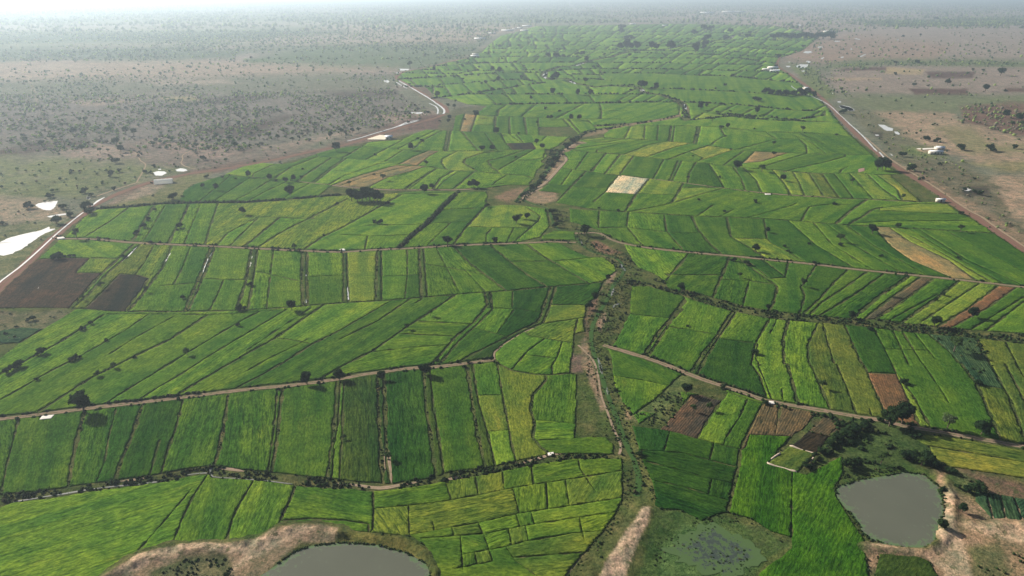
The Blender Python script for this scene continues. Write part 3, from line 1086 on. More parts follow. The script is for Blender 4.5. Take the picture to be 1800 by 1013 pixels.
LOOSE = []
def build_graph():
    V = []; E = []; kinds = []
    rank = {'w': 3.5, 's': 6, 'v': 4, 'r': 5, 'c': 3, 'b': 2, 'f': 1, 'n': 0}
    segs = []
    for li, (kind, l) in enumerate(SURVEY_LINES):
        segs += [(a[0], a[1], b[0], b[1], li) for a, b in zip(l[:-1], l[1:])]
    SG = np.array(segs)
    def snap(li, p, q):
        """Carry the loose end p (coming from q) on to the next line."""
        my = p[1]
        sc = 1.0 if my > 380 else (0.6 if my > 180 else 0.35)
        kind = SURVEY_LINES[li][0]
        lim = (9.0 if kind == 'f' else 18.0) * sc
        dx, dy = p[0] - q[0], p[1] - q[1]
        L = math.hypot(dx, dy) or 1
        dx /= L; dy /= L
        back = min(4.0 * sc, L * 0.5)
        ox, oy = p[0] - dx * back, p[1] - dy * back
        S = SG[SG[:, 4] != li]
        ex, ey = S[:, 2] - S[:, 0], S[:, 3] - S[:, 1]
        den = dx * ey - dy * ex
        den[np.abs(den) < 1e-9] = 1e-9
        t = ((S[:, 0] - ox) * ey - (S[:, 1] - oy) * ex) / den
        u = ((S[:, 0] - ox) * dy - (S[:, 1] - oy) * dx) / den
        ok = (u >= -0.02) & (u <= 1.02) & (t >= 0) & (t <= lim + back)
        if ok.any():
            # prefer the crossing nearest to the drawn end
            tt = t[ok]; tb = tt[np.argmin(np.abs(tt - back))]
            if tb >= back: return [(ox + dx * (tb + 0.6), oy + dy * (tb + 0.6))], False
            return [], True
        L2 = ex * ex + ey * ey + 1e-9
        w = np.clip(((p[0] - S[:, 0]) * ex + (p[1] - S[:, 1]) * ey) / L2, 0, 1)
        cx, cy = S[:, 0] + w * ex, S[:, 1] + w * ey
        d = np.hypot(cx - p[0], cy - p[1]); k = int(np.argmin(d))
        if d[k] < lim * 0.7:
            fx, fy = cx[k] - p[0], cy[k] - p[1]
            m = math.hypot(fx, fy) + 1e-9
            return [(cx[k] + fx / m * 0.6, cy[k] + fy / m * 0.6)], False
        if kind != 'f': LOOSE.append((kind, round(p[0]), round(p[1])))
        return [], False
    for li, (kind, l) in enumerate(SURVEY_LINES):
        l = list(l)
        if l[0] != l[-1]:
            e0, _ = snap(li, l[0], l[1]); e1, _ = snap(li, l[-1], l[-2])
            l = e0 + l + e1
        base = len(V)
        V += [Vector(p) for p in l]
        for i in range(len(l) - 1):
            E.append((base + i, base + i + 1)); kinds.append(kind)
    vo, eo, fo, ov, oe, of = delaunay_2d_cdt(V, E, [], 0, 0.02)
    P = [(v.x, v.y) for v in vo]
    edges = {}
    for (a, b), src in zip(eo, oe):
        if not src or a == b: continue
        k = max((kinds[s] for s in src if s < len(kinds)), key=lambda q: rank[q], default=None)
        if k: edges[(min(a, b), max(a, b))] = k
    # prune short stubs left by the overshoot
    adj = {}
    for a, b in edges: adj.setdefault(a, set()).add(b); adj.setdefault(b, set()).add(a)
    for v in list(adj):
        if len(adj.get(v, ())) != 1: continue
        chain = [v]; L = 0; cur = v; prev = None
        while True:
            nx = [q for q in adj[cur] if q != prev]
            if len(nx) != 1: break
            L += math.dist(P[cur], P[nx[0]]); prev, cur = cur, nx[0]; chain.append(cur)
            if len(adj[cur]) != 2 or L > 12: break
        my = P[v][1]
        lim = 9.0 if my > 380 else (5 if my > 180 else 3)
        if L < lim:
            for a, b in zip(chain[:-1], chain[1:]):
                edges.pop((min(a, b), max(a, b)), None)
                adj[a].discard(b); adj[b].discard(a)
    # walk the faces
    order = {}
    for v, ns in adj.items():
        order[v] = sorted(ns, key=lambda q: math.atan2(P[q][1] - P[v][1], P[q][0] - P[v][0]))
    seen = set(); loops = []
    for v in order:
        for w in order[v]:
            if (v, w) in seen: continue
            loop = []; a, b = v, w
            while (a, b) not in seen:
                seen.add((a, b)); loop.append((a, b))
                o = order[b]; i = o.index(a)
                a, b = b, o[(i + 1) % len(o)]
            loops.append(loop)
    faces = []
    for loop in loops:
        poly = [P[a] for a, b in loop]
        A = 0.5 * sum(poly[i][0] * poly[(i + 1) % len(poly)][1] - poly[(i + 1) % len(poly)][0] * poly[i][1] for i in range(len(poly)))
        faces.append((A, poly, [edges[(min(a, b), max(a, b))] for a, b in loop]))
    return faces

RAW = build_graph()
SIGN = -1                                  # orientation of bounded faces in this walk (photo y runs down)
def area(p): return 0.5 * sum(p[i][0] * p[(i + 1) % len(p)][1] - p[(i + 1) % len(p)][0] * p[i][1] for i in range(len(p)))
RAW = [f for f in RAW if f[0] * SIGN > 9]

SEEDLIST = []
for ln in SEEDS.strip().splitlines():
    tile, code, rest = ln.split(' ', 2)
    for p in pts(rest): SEEDLIST.append((code, tp(tile, *p)))

TINT = {'D': (0.022, 0.062, 0.013), 'd': (0.031, 0.079, 0.014), 'G': (0.046, 0.099, 0.017), 'L': (0.084, 0.154, 0.024), 'l': (0.064, 0.126, 0.020),
        'Y': (0.106, 0.155, 0.030), 'y': (0.132, 0.154, 0.036), 'O': (0.135, 0.158, 0.020), 'o': (0.075, 0.105, 0.026),
        'B': (0.037, 0.028, 0.027), 'R': (0.078, 0.053, 0.046), 'r': (0.10, 0.062, 0.043), 'M': (0.027, 0.025, 0.024), 'm': (0.062, 0.053, 0.040),
        'W': (0.36, 0.32, 0.29), 'T': (0.22, 0.155, 0.085), 't': (0.15, 0.115, 0.07), 'V': (0.032, 0.066, 0.040), 'k': (0.022, 0.019, 0.018),
        'q': (0.080, 0.140, 0.022), 'p': (0.100, 0.142, 0.028), 'w': (0.032, 0.060, 0.016), 'e': (0.034, 0.092, 0.010)}
CROP_H = {'B': .08, 'R': .08, 'r': .08, 'M': .06, 'm': .08, 'W': .05, 'T': .12, 't': .12, 'k': .05, 'V': .35, 'w': .3}
PART_LABEL = {'B': 'bare ploughed dark brown field', 'R': 'bare reddish ridged field', 'r': 'bare reddish earth field', 'M': 'dark muddy puddled field',
              'm': 'brown ridged plot with sparse green rows', 'W': 'pale dry whitish field', 'T': 'harvested straw coloured field',
              't': 'dry tan stubble strip', 'V': 'blue green vegetable plot', 'k': 'burnt blackish plot', 'O': 'ripe golden yellow rice field', 'w': 'weedy dark green hollow'}

def offset_poly(poly, widths):
    """Inset a counter-clockwise polygon, each side by its own amount."""
    n = len(poly); out = []
    for i in range(n):
        p = poly[i]; a = poly[i - 1]; b = poly[(i + 1) % n]
        w1 = widths[i - 1]; w2 = widths[i]
        d1 = (p[0] - a[0], p[1] - a[1]); d2 = (b[0] - p[0], b[1] - p[1])
        q1 = math.hypot(*d1); q2 = math.hypot(*d2)
        if q1 < 1e-6 or q2 < 1e-6: continue
        d1 = (d1[0] / q1, d1[1] / q1); d2 = (d2[0] / q2, d2[1] / q2)
        n1 = (-d1[1], d1[0]); n2 = (-d2[1], d2[0])
        c = d1[0] * d2[0] + d1[1] * d2[1]; s = d1[0] * d2[1] - d1[1] * d2[0]
        if c < -0.94:
            if s < 0 or c < -0.999:
                out.append((p[0] + d1[0] * w1 + n1[0] * w1, p[1] + d1[1] * w1 + n1[1] * w1))
                out.append((p[0] - d2[0] * w2 + n2[0] * w2, p[1] - d2[1] * w2 + n2[1] * w2))
            else:
                k = (w1 + w2)
                out.append((p[0] - d1[0] * k * 2, p[1] - d1[1] * k * 2))
            continue
        if abs(s) < 0.05:
            w = (w1 + w2) / 2
            out.append((p[0] + n1[0] * w, p[1] + n1[1] * w)); continue
        # p + n1 w1 + d1 t  meets  p + n2 w2 + d2 u
        rx = n2[0] * w2 - n1[0] * w1; ry = n2[1] * w2 - n1[1] * w1
        t = (rx * d2[1] - ry * d2[0]) / (d1[0] * d2[1] - d1[1] * d2[0])
        lim = 3.0 * max(w1, w2)
        t = max(-lim, min(lim, t))
        out.append((p[0] + n1[0] * w1 + d1[0] * t, p[1] + n1[1] * w1 + d1[1] * t))
    return out

FIELDS = []
ZONES = [([tp(z[0], *p) for p in pts(z[1])], z[2]) for z in (
    ('B', '150,600 1350,440 1345,640 960,1100 440,1100 130,820', 'qpqpqqp'),
    ('D', '-260,1100 0,900 400,650 1800,600 1800,1010 0,1300', 'GlllGlLl'),
    ('E', '-10,600 760,560 700,740 500,900 0,1000', 'GlllGLl'),
    ('A', '-260,280 1300,120 1290,520 0,640', 'GlGdlGdl'),
    ('F', '0,370 1798,530 1798,770 0,530', 'dGGlGdGlG'),
    ('F', '860,720 1798,800 1798,1013 1000,1013', 'dGdGGG'),
    ('F', '0,150 1798,240 1798,525 0,340', 'GlGldGlLG'))]
VALLEY_NOISE = random.Random(5)
for A, poly, kinds in RAW:
    pa = np.array(poly)
    hit = [c for c, (sx, sy) in SEEDLIST if pa[:, 0].min() <= sx <= pa[:, 0].max() and pa[:, 1].min() <= sy <= pa[:, 1].max() and in_poly(np.array([sx]), np.array([sy]), poly)[0]]
    if 'S' in hit: continue
    code = hit[0] if hit else None
    if abs(A) > 200000: continue
    g = [at(*p) for p in poly]
    cx = sum(p[0] for p in g) / len(g); cy = sum(p[1] for p in g) / len(g)
    dist = math.hypot(cx, cy)
    if area(g) < 0:
        g = g[::-1]; kinds = kinds[::-1]; kinds = kinds[1:] + kinds[:1]
    f = max(1.0, (dist / 260.0)) ** (0.4 if pa[:, 1].mean() > 225 else 0.25)
    ws = []
    for i in range(len(g)):
        ws.append(HALF[kinds[i]] * (f if kinds[i] not in 'rs' else min(f, 1.6)))
    og = offset_poly(g, ws)
    if len(og) < 3 or area(og) < max(6.0, (dist * 0.01) ** 2): continue
    if code is None:
        nz = float(fbm(np.array([cx / 90.0]), np.array([cy / 160.0]), 3, 3)[0])
        q = min(0.999, max(0.0, (nz - .5) * 1.1 + .5) * 0.5 + VALLEY_NOISE.random() * 0.5)
        pal = 'DdddGGGllllLLLYYY'
        for zp, zpal in ZONES:
            if in_poly(np.array([pa[:, 0].mean()]), np.array([pa[:, 1].mean()]), zp)[0]: pal = zpal; break
        code = pal[int(q * len(pal))]
    FIELDS.append(dict(code=code, poly=og, px=abs(A), c=(cx, cy), d=dist))

FIELDS.sort(key=lambda f: -f['px'])
print('FIELDS', len(FIELDS), 'big:', [(round(f['px']), f['code'], tuple(round(v) for v in px_of(*f['c']))) for f in FIELDS[:12]])

HINTS = []
for ln in ROWDIR.strip().splitlines():
    tile, rest = ln.split(' ', 1)
    a_, b_ = [at(*tp(tile, *p)) for p in pts(rest)]
    HINTS.append((((a_[0] + b_[0]) / 2, (a_[1] + b_[1]) / 2), (a_, b_)))

def hnoise(x, y):
    xi, yi = math.floor(x), math.floor(y); fx, fy = x - xi, y - yi
    def h(a, b):
        n = (a * 374761393 + b * 668265263) & 0xffffffff
        n = ((n ^ (n >> 13)) * 1274126177) & 0xffffffff
        return ((n ^ (n >> 16)) & 0xffff) / 65535.0
    return (h(xi, yi) * (1 - fx) + h(xi + 1, yi) * fx) * (1 - fy) + (h(xi, yi + 1) * (1 - fx) + h(xi + 1, yi + 1) * fx) * fy

def field_mesh(f):
    poly = f['poly']; d = f['d']
    step = max(0.85, d * 0.0036) if d < 900 else d * 0.006
    rnd = random.Random(int(f['c'][0] * 7 + f['c'][1] * 13))
    ring = []
    bs = step * 1.3
    n = len(poly)
    for i in range(n):
        a = poly[i]; b = poly[(i + 1) % n]
        L = math.dist(a, b); k = max(1, int(L / bs))
        nx, ny = (-(b[1] - a[1]) / (L + 1e-9), (b[0] - a[0]) / (L + 1e-9))
        for j in range(k):
            t = j / k; jit = rnd.uniform(-0.05, 0.24) * step if j else 0
            bx_, by_ = a[0] + (b[0] - a[0]) * t, a[1] + (b[1] - a[1]) * t
            if j: jit += max(-.12, (hnoise(bx_ / 3.1, by_ / 3.1) - .42)) * min(1.1, L * .06)
            ring.append((bx_ + nx * jit, by_ + ny * jit))
    pa = np.array(ring)
    lo = pa.min(0); hi = pa.max(0)
    # the longest side gives the sowing direction
    best = max(range(n), key=lambda i: math.dist(poly[i], poly[(i + 1) % n]))
    a = poly[best]; b = poly[(best + 1) % n]
    ang = math.atan2(b[1] - a[1], b[0] - a[0])
    e2 = [(math.dist(poly[i], poly[(i + 1) % n]), math.atan2(poly[(i + 1) % n][1] - poly[i][1], poly[(i + 1) % n][0] - poly[i][0])) for i in range(n)]
    ang = 0.5 * math.atan2(sum(L ** 2 * math.sin(2 * q) for L, q in e2), sum(L ** 2 * math.cos(2 * q) for L, q in e2))
    for hp, (h0, h1) in HINTS:
        if in_poly(np.array([hp[0]]), np.array([hp[1]]), poly)[0]: ang = math.atan2(h1[1] - h0[1], h1[0] - h0[0])
    gx, gy = np.meshgrid(np.arange(lo[0], hi[0], step), np.arange(lo[1], hi[1], step))
    gx = gx.ravel() + RNG.uniform(-.3, .3, gx.size) * step; gy = gy.ravel() + RNG.uniform(-.3, .3, gy.size) * step
    ok = in_poly(gx, gy, ring)
    gx, gy = gx[ok], gy[ok]
    m = len(ring)
    V = [Vector(p) for p in ring] + [Vector((x, y)) for x, y in zip(gx, gy)]
    vo, eo, fo, ov, oe, of = delaunay_2d_cdt(V, [], [list(range(m))], 1, 1e-4)
    if not fo: return None
    P = np.array([(v.x, v.y) for v in vo])
    F = np.array([t for t in fo if len(t) == 3], dtype=np.int64)
    if len(F) == 0: return None
    isb = np.zeros(len(P), bool)
    for i, src in enumerate(ov):
        if any(s < m for s in src): isb[i] = True
    h = CROP_H.get(f['code'], 0.28) * (1 if f['code'] in CROP_H else rnd.uniform(.75, 1.2))
    h *= max(.3, 1 - d / 1600.0)
    ca, sa = math.cos(-ang), math.sin(-ang)
    rx = P[:, 0] * ca - P[:, 1] * sa; ry = P[:, 0] * sa + P[:, 1] * ca
    z = h + (fbm(rx * 0.10, ry * 0.45, 21, 3) - 0.5) * h * 0.75 + (fbm(P[:, 0] * .5, P[:, 1] * .5, 5, 2) - .5) * h * .4
    z[isb] = np.maximum(0.03, z[isb] - 0.18 * h)
    # skirt
    u = {}
    for t in F:
        for a, b in ((t[0], t[1]), (t[1], t[2]), (t[2], t[0])):
            if (b, a) in u: u.pop((b, a))
            else: u[(a, b)] = 1
    bv = sorted({a for e in u for a in e}); idx = {v: len(P) + i for i, v in enumerate(bv)}
    co = np.zeros((len(P) + len(bv), 3)); co[:len(P), :2] = P; co[:len(P), 2] = z
    co[len(P):, :2] = P[bv]; co[len(P):, 2] = -0.25
    S = []
    for a, b in u: S += [(a, idx[a], idx[b]), (a, idx[b], b)]
    return co, np.vstack([F, np.array(S, dtype=np.int64)]), -ang

# ------------------------------------------------------------------ ground sheet
def C(*a): return np.array(a, float)
LAND = [  # (tile, colour, softness in photo px, outline)
    # land beyond the valley, far to near
    ('P', (0.13, 0.15, 0.10), 10, '-600,40 1000,20 1100,40 940,46 820,60 500,75 -600,95'),
    ('P', (0.27, 0.20, 0.17), 6, '-600,112 420,106 700,108 700,123 300,140 -600,150'),
    ('P', (0.26, 0.20, 0.17), 5, '600,42 940,44 900,52 850,68 760,80 560,78 440,72'),
    ('P', (0.09, 0.12, 0.07), 6, '560,80 850,76 820,98 740,122 600,118 430,108'),
    ('P', (0.13, 0.128, 0.10), 10, '-600,150 700,135 690,160 500,165 -600,172'),
    ('P', (0.140, 0.120, 0.120), 12, '-600,172 690,165 760,200 700,215 560,240 400,262 250,252 -600,285'),
    ('P', (0.150, 0.118, 0.108), 5, '240,250 440,255 560,262 640,230 700,210 730,215 560,262 420,290 330,300 250,285 120,275'),
    ('P', (0.075, 0.052, 0.050), 4, '-40,268 60,250 150,245 165,258 60,270 -40,285'),
    ('P', (0.075, 0.055, 0.052), 4, '440,215 530,200 480,222 440,242 330,232 390,222'),
    ('P', (0.13, 0.145, 0.07), 8, '-600,285 30,276 150,280 250,285 330,298 290,310 200,335 150,345 -600,352'),
    ('P', (0.26, 0.20, 0.155), 5, '-600,345 60,345 100,362 130,378 40,392 -600,400'),
    ('P', (0.13, 0.135, 0.07), 4, '-600,395 30,395 130,380 110,400 20,480 -600,700'),
    ('P', (0.30, 0.22, 0.16), 3, '95,258 0,0 1,1'),
    ('P', (0.23, 0.20, 0.185), 4, '-600,46 600,38 640,44 300,52 -600,60'), ('P', (0.24, 0.20, 0.185), 4, '380,72 640,60 780,58 760,68 500,80'),
    ('P', (0.075, 0.095, 0.07), 4, '-600,64 300,60 620,52 600,60 300,72 -600,80'), ('P', (0.08, 0.10, 0.07), 4, '-600,86 300,84 430,92 400,104 -600,106'),
    ('P', (0.27, 0.21, 0.185), 3, '80,114 170,116 190,124 100,128 50,122'), ('P', (0.25, 0.20, 0.175), 3, '250,142 390,139 420,146 280,151'),
    ('P', (0.26, 0.22, 0.14), 2.5, '280,172 340,169 355,176 300,180'), ('P', (0.07, 0.052, 0.055), 3, '340,178 450,166 470,172 380,184'),
    ('P', (0.075, 0.058, 0.058), 3, '560,162 700,158 700,168 600,172'), ('P', (0.23, 0.175, 0.155), 3, '100,262 180,256 260,270 200,280 110,276'),
    ('P', (0.23, 0.17, 0.155), 3, '250,246 360,252 420,268 380,280 300,268'), ('P', (0.24, 0.18, 0.16), 3, '650,205 760,196 770,204 690,218'),
    ('P', (0.22, 0.17, 0.15), 3, '440,262 560,240 640,225 620,236 520,260'), ('P', (0.08, 0.11, 0.05), 2, '430,104 470,102 475,108 440,110'),
    ('P', (0.26, 0.195, 0.17), 3, '120,178 200,172 230,180 150,186'),
    # beyond the right hand road
    ('P', (0.235, 0.185, 0.175), 12, '1180,20 2600,-2 2600,110 1500,110 1440,70 1280,44'),
    ('P', (0.10, 0.12, 0.075), 4, '1500,38 1800,28 2300,30 2300,36 1800,40 1560,46'),
    ('P', (0.23, 0.16, 0.135), 6, '1400,80 1500,60 1680,80 1640,105 1450,112 1380,104'),
    ('P', (0.10, 0.125, 0.06), 5, '1440,120 1500,104 1700,104 2300,112 2300,124 1760,120 1560,114 1480,128'),
    ('P', (0.115, 0.14, 0.06), 3, '1385,112 1430,118 1445,140 1470,170 1450,180 1410,140'),
    ('P', (0.225, 0.175, 0.163), 3, '1460,120 1560,116 2300,126 2300,160 1560,166 1470,160'),
    ('P', (0.085, 0.048, 0.046), 1.5, '1485,120 1560,118 1562,124 1475,124'),
    ('P', (0.30, 0.23, 0.15), 1.5, '1560,118 1625,122 1620,131 1555,130'),
    ('P', (0.085, 0.052, 0.05), 1.5, '1625,126 1715,126 1710,138 1640,138'),
    ('P', (0.30, 0.22, 0.16), 2, '1455,138 1550,137 1550,140 1465,142'),
    ('P', (0.085, 0.048, 0.046), 1.5, '1596,156 1700,156 1702,168 1610,167'),
    ('P', (0.105, 0.065, 0.055), 1.5, '1765,155 1960,155 1960,162 1770,162'),
    ('P', (0.13, 0.145, 0.085), 5, '1470,168 2300,166 2300,184 1700,196 1560,198 1510,190'),
    ('P', (0.135, 0.078, 0.068), 4, '1690,188 1780,180 2300,180 2300,235 1780,238 1690,215'),
    ('P', (0.30, 0.215, 0.165), 4, '1535,197 1665,197 1690,215 1790,240 2300,246 2300,310 1780,300 1640,262 1590,240'),
    ('P', (0.19, 0.17, 0.10), 6, '1640,222 1700,222 1760,255 2300,262 2300,275 1700,270'),
    ('P', (0.125, 0.118, 0.08), 5, '1480,190 1540,198 1600,240 1650,270 1640,290 1580,290 1540,240'),
    ('P', (0.11, 0.14, 0.06), 4, '1585,258 1660,258 1665,275 1600,275'),
    ('P', (0.31, 0.23, 0.17), 2, '1612,262 1660,261 1662,266 1620,268'),
    ('P', (0.20, 0.18, 0.10), 4, '1690,285 1800,285 2200,290 2200,330 1760,300'),
    ('P', (0.13, 0.115, 0.08), 6, '1600,284 1680,285 1740,310 1770,350 1810,400 2000,480 1830,460 1760,400 1640,340'),
    ('P', (0.055, 0.048, 0.045), 3, '1685,328 1735,328 1740,345 1700,345'),
    ('P', (0.06, 0.05, 0.045), 3, '1530,230 1550,232 1550,245 1536,243'),
    ('P', (0.33, 0.235, 0.18), 5, '1742,308 2200,308 2200,480 1850,420 1790,390 1760,345'),
    ('P', (0.24, 0.17, 0.125), 3, '1570,285 1600,296 1700,350 1790,408 1860,450 1800,432 1700,372 1600,310'),
    # valley edge strips
    ('P', (0.15, 0.095, 0.085), 3, '165,370 240,325 360,296 560,262 700,215 770,202 772,225 640,250 540,274 400,300 310,318 250,335 200,360'),
    ('P', (0.24, 0.19, 0.155), 3, '185,358 250,328 300,320 270,338 215,355'),
    ('P', (0.15, 0.15, 0.075), 3, '185,362 270,338 300,318 380,300 350,330 320,345 230,360'),
    ('P', (0.12, 0.075, 0.07), 2, '700,212 780,200 775,225 720,228'),
    ('P', (0.10, 0.10, 0.06), 2, '775,205 800,192 860,182 850,205 800,230 770,228'),
    ('P', (0.16, 0.135, 0.10), 3, '720,130 760,150 775,178 740,172 700,140'),
    ('P', (0.14, 0.10, 0.085), 3, '735,152 762,153 758,168 745,165'),
    ('P', (0.09, 0.055, 0.05), 2, '0,546 28,548 0,568 -80,600 -80,546'),
    ('P', (0.13, 0.12, 0.075), 4, '-80,548 130,548 90,580 40,580 0,600 -80,620'),
    # stream corridor, upstream to downstream
    ('P', (0.26, 0.18, 0.125), 1.5, '1010,250 1030,250 1015,262 990,272 990,290 975,305 960,325 950,328 965,300 980,285 985,270'),
    ('P', (0.22, 0.16, 0.11), 2, '1090,220 1190,200 1205,190 1210,180 1185,170 1200,172 1215,185 1205,203 1090,228 1030,240 1010,240'),
    ('P', (0.26, 0.18, 0.13), 2, '918,352 950,330 980,338 985,352 950,358'),
    ('P', (0.22, 0.14, 0.10), 3, '868,345 900,332 930,330 915,350 890,358'),
    ('P', (0.19, 0.11, 0.08), 2, '1035,426 1048,422 1075,436 1100,445 1070,446 1045,438'),
    ('P', (0.27, 0.18, 0.14), 1.5, '1075,470 1085,478 1080,495 1065,500 1070,490'),
    ('P', (0.17, 0.11, 0.085), 3, '1040,500 1065,505 1050,540 1040,560 1032,600 1030,580'),
    ('P', (0.14, 0.10, 0.085), 2, '1002,620 1025,620 1025,655 1002,655'),
    ('P', (0.23, 0.165, 0.12), 2, '1022,600 1030,590 1038,620 1048,660 1062,720 1055,725 1040,680 1025,640'),
    ('P', (0.27, 0.18, 0.14), 1.5, '1050,570 1062,548 1066,560 1055,585'),
    ('P', (0.13, 0.14, 0.05), 4, '1085,640 1110,740 1125,780 1150,850 1155,890 1135,890 1120,800 1095,740'),
    ('P', (0.46, 0.34, 0.26), 1.6, '1130,896 1143,893 1138,922 1122,950 1104,990 1075,1090 1020,1100 1062,995 1090,950 1112,925'),
    ('P', (0.36, 0.27, 0.20), 2, '1020,970 1032,965 1000,1005 985,1020'),
    ('P', (0.28, 0.19, 0.13), 2, '1098,722 1135,728 1120,740 1098,738'),
    ('P', (0.10, 0.13, 0.05), 3, '1105,700 1200,650 1230,660 1160,740 1110,742'),
    # bottom left bank of the pond
    ('P', (0.28, 0.205, 0.15), 3, '150,1040 215,995 260,968 330,960 400,958 440,958 480,935 520,925 570,928 600,935 590,955 530,955 490,985 450,1015 380,1090 130,1090'),
    ('P', (0.44, 0.33, 0.25), 2, '240,975 340,960 420,962 480,940 540,928 560,935 500,955 440,985 400,1010 430,975 340,970 270,985 230,1010 200,1012'),
    ('P', (0.085, 0.10, 0.045), 4, '265,1000 330,982 400,975 410,1000 380,1040 250,1060'),
    ('P', (0.13, 0.125, 0.04), 4, '600,938 700,942 745,965 770,1000 770,1090 740,1090 750,1000 700,968 600,958'),
    # marsh and grass at the bottom
    ('P', (0.055, 0.095, 0.03), 4, '1150,895 1250,905 1290,915 1350,935 1390,960 1345,1090 1100,1090 1130,960'),
    ('P', (0.075, 0.13, 0.045), 5, '1195,925 1260,925 1310,960 1330,990 1300,1040 1150,1040 1160,960'),
    ('P', (0.10, 0.12, 0.04), 3, '1345,985 1395,955 1360,1020 1310,1060'),
    # bottom right
    ('P', (0.30, 0.20, 0.14), 8, '1640,830 1690,820 1720,850 1700,870 1730,880 1960,900 1960,1090 1700,1090 1640,1013 1520,1000 1520,960 1610,965 1655,960 1665,890 1640,850'),
    ('P', (0.52, 0.38, 0.28), 4, '1648,880 1690,850 1680,900 1700,960 1710,1013 1720,1090 1670,1090 1655,1000 1620,975 1655,955'),
    ('P', (0.38, 0.27, 0.19), 3, '1525,955 1610,968 1655,972 1655,985 1600,976 1530,965'),
    ('P', (0.52, 0.37, 0.27), 4, '1690,920 1800,925 1960,935 1960,955 1800,955 1740,940'),
    ('P', (0.11, 0.12, 0.055), 6, '1710,960 1760,955 1790,1000 1770,1060 1710,1060'),
    ('P', (0.09, 0.13, 0.045), 5, '1660,820 1740,840 1720,865 1670,868'),
    ('P', (0.15, 0.10, 0.075), 5, '1680,825 1800,850 1960,880 1960,905 1740,870'),
    ('P', (0.055, 0.09, 0.03), 5, '1400,720 1600,745 1640,800 1600,822 1500,850 1450,840 1470,800 1430,780'),
    ('P', (0.085, 0.13, 0.035), 4, '1470,850 1540,828 1600,820 1650,835 1650,850 1500,850'),
    ('P', (0.10, 0.065, 0.05), 4, '1430,735 1480,738 1470,760 1440,760'),
]

def build_ground():
    ys = np.concatenate([[-11.35, -11.0, -10.3, -9.2, -8, -6.5, -5, -3.5, -2, 0], np.arange(1, 240, 1.25), np.arange(240, 500, 2.0), np.arange(500, 1120, 3.0), [1150, 1200, 1300, 1500]])
    xs = np.arange(-700, 2501, 4.0)
    xs = np.concatenate([[-6000, -3000, -1500, -1000], xs, [2700, 3200, 4500, 7500]])
    X, Y = np.meshgrid(xs, ys)
    wx, wy = at_np(X, Y)
    # rows behind the camera
    extra = []
    for wyy in (-50, -400, -3000, -20000):
        extra.append((wx[-1] * max(1.0, abs(wyy) / 300.0 + 1.0), np.full(len(xs), float(wyy))))
    # colours
    px, py = X.astype(float), Y.astype(float)
    nw = 3.0
    far = np.clip((py - 30) / 200.0, 0.15, 1.6)
    qx = px + (fbm(wx / 18.0, wy / 18.0, 31, 4) - .5) * 34 * far
    qy = py + (fbm(wx / 18.0, wy / 18.0, 47, 4) - .5) * 16 * far
    base_a = C(0.19, 0.155, 0.148); base_b = C(0.125, 0.128, 0.100)
    m = np.clip((fbm(wx / 140.0, wy / 220.0, 3, 5) - .40) * 5, 0, 1)[..., None]
    col = base_a * (1 - m) + base_b * m
    # valley floor: weedy bunds
    vm = in_poly(px, py, VALLEY)
    v = C(0.068, 0.084, 0.030) + (fbm(wx / 6.0, wy / 6.0, 9, 4)[..., None] - .45) * C(0.09, 0.035, 0.035)
    col[vm] = v[vm]
    for li, (tile, c, soft, outline) in enumerate(LAND):
        P = [tp(tile, *p) for p in pts(outline)]
        a = np.array(P)
        pad = soft * 3 + 20
        box = (px > a[:, 0].min() - pad) & (px < a[:, 0].max() + pad) & (py > a[:, 1].min() - pad) & (py < a[:, 1].max() + pad)
        if not box.any(): continue
        k = min(1.0, soft / 7.0)
        bx = px[box] + (qx[box] - px[box]) * k; by = py[box] + (qy[box] - py[box]) * k
        ins = in_poly(bx, by, P)
        d = seg_dist(bx, by * 1.0, P + [P[0]])
        sd = np.where(ins, d, -d)
        w = np.clip(sd / soft * 0.5 + 0.5, 0, 1)
        w *= 0.95 if soft < 3 else np.clip(0.86 + (fbm(wx[box] / 9, wy[box] / 9, 77, 3) - .45) * 0.9, 0.1, 1)
        col[box] = col[box] * (1 - w[:, None]) + np.array(c) * (0.95 if tile == 'P' and li < 48 else 0.9) * w[:, None]
    mott = 0.72 + 0.56 * fbm(wx / 12.0, wy / 16.0, 15, 4)
    col = col * mott[..., None]
    # gentle relief outside the fields, banks round the ponds
    z = (fbm(wx / 5.0, wy / 5.0, 8, 3) - .5) * 0.12 - 0.06
    for line, width, hgt in BANKS:
        g = [at(*p) for p in line]
        near = (np.abs(wx) < 400) & (wy < 1200)
        d = seg_dist(wx[near], wy[near], g)
        bump = hgt * np.exp(-(d / width) ** 2) * (0.25 + 1.5 * fbm(wx[near] / 2.2, wy[near] / 2.2, 51, 4))
        z[near] += bump
    for P in BASINS:
        a = np.array(P)
        ins = in_poly(px, py, P)
        z[ins] = np.minimum(z[ins], -0.12)
    H_, W_ = wx.shape
    allx = np.vstack([wx] + [e[0][None] for e in extra]); ally = np.vstack([wy] + [e[1][None] for e in extra])
    allz = np.vstack([z] + [np.full((1, W_), -0.06)] * len(extra))
    allc = np.vstack([col] + [np.broadcast_to(C(0.09, 0.12, 0.05), (1, W_, 3))] * len(extra))
    Hh = allx.shape[0]
    verts = np.stack([allx.ravel(), ally.ravel(), allz.ravel()], 1)
    i = np.arange(Hh * W_).reshape(Hh, W_)
    faces = np.stack([i[:-1, :-1].ravel(), i[1:, :-1].ravel(), i[1:, 1:].ravel(), i[:-1, 1:].ravel()], 1)
    cc = np.concatenate([allc.reshape(-1, 3), np.ones((Hh * W_, 1))], 1)
    g = mesh_obj('ground', verts, faces, M_GROUND, smooth=True, attrs={'tint': ('C', cc)})
    return tag(g, kind='structure')

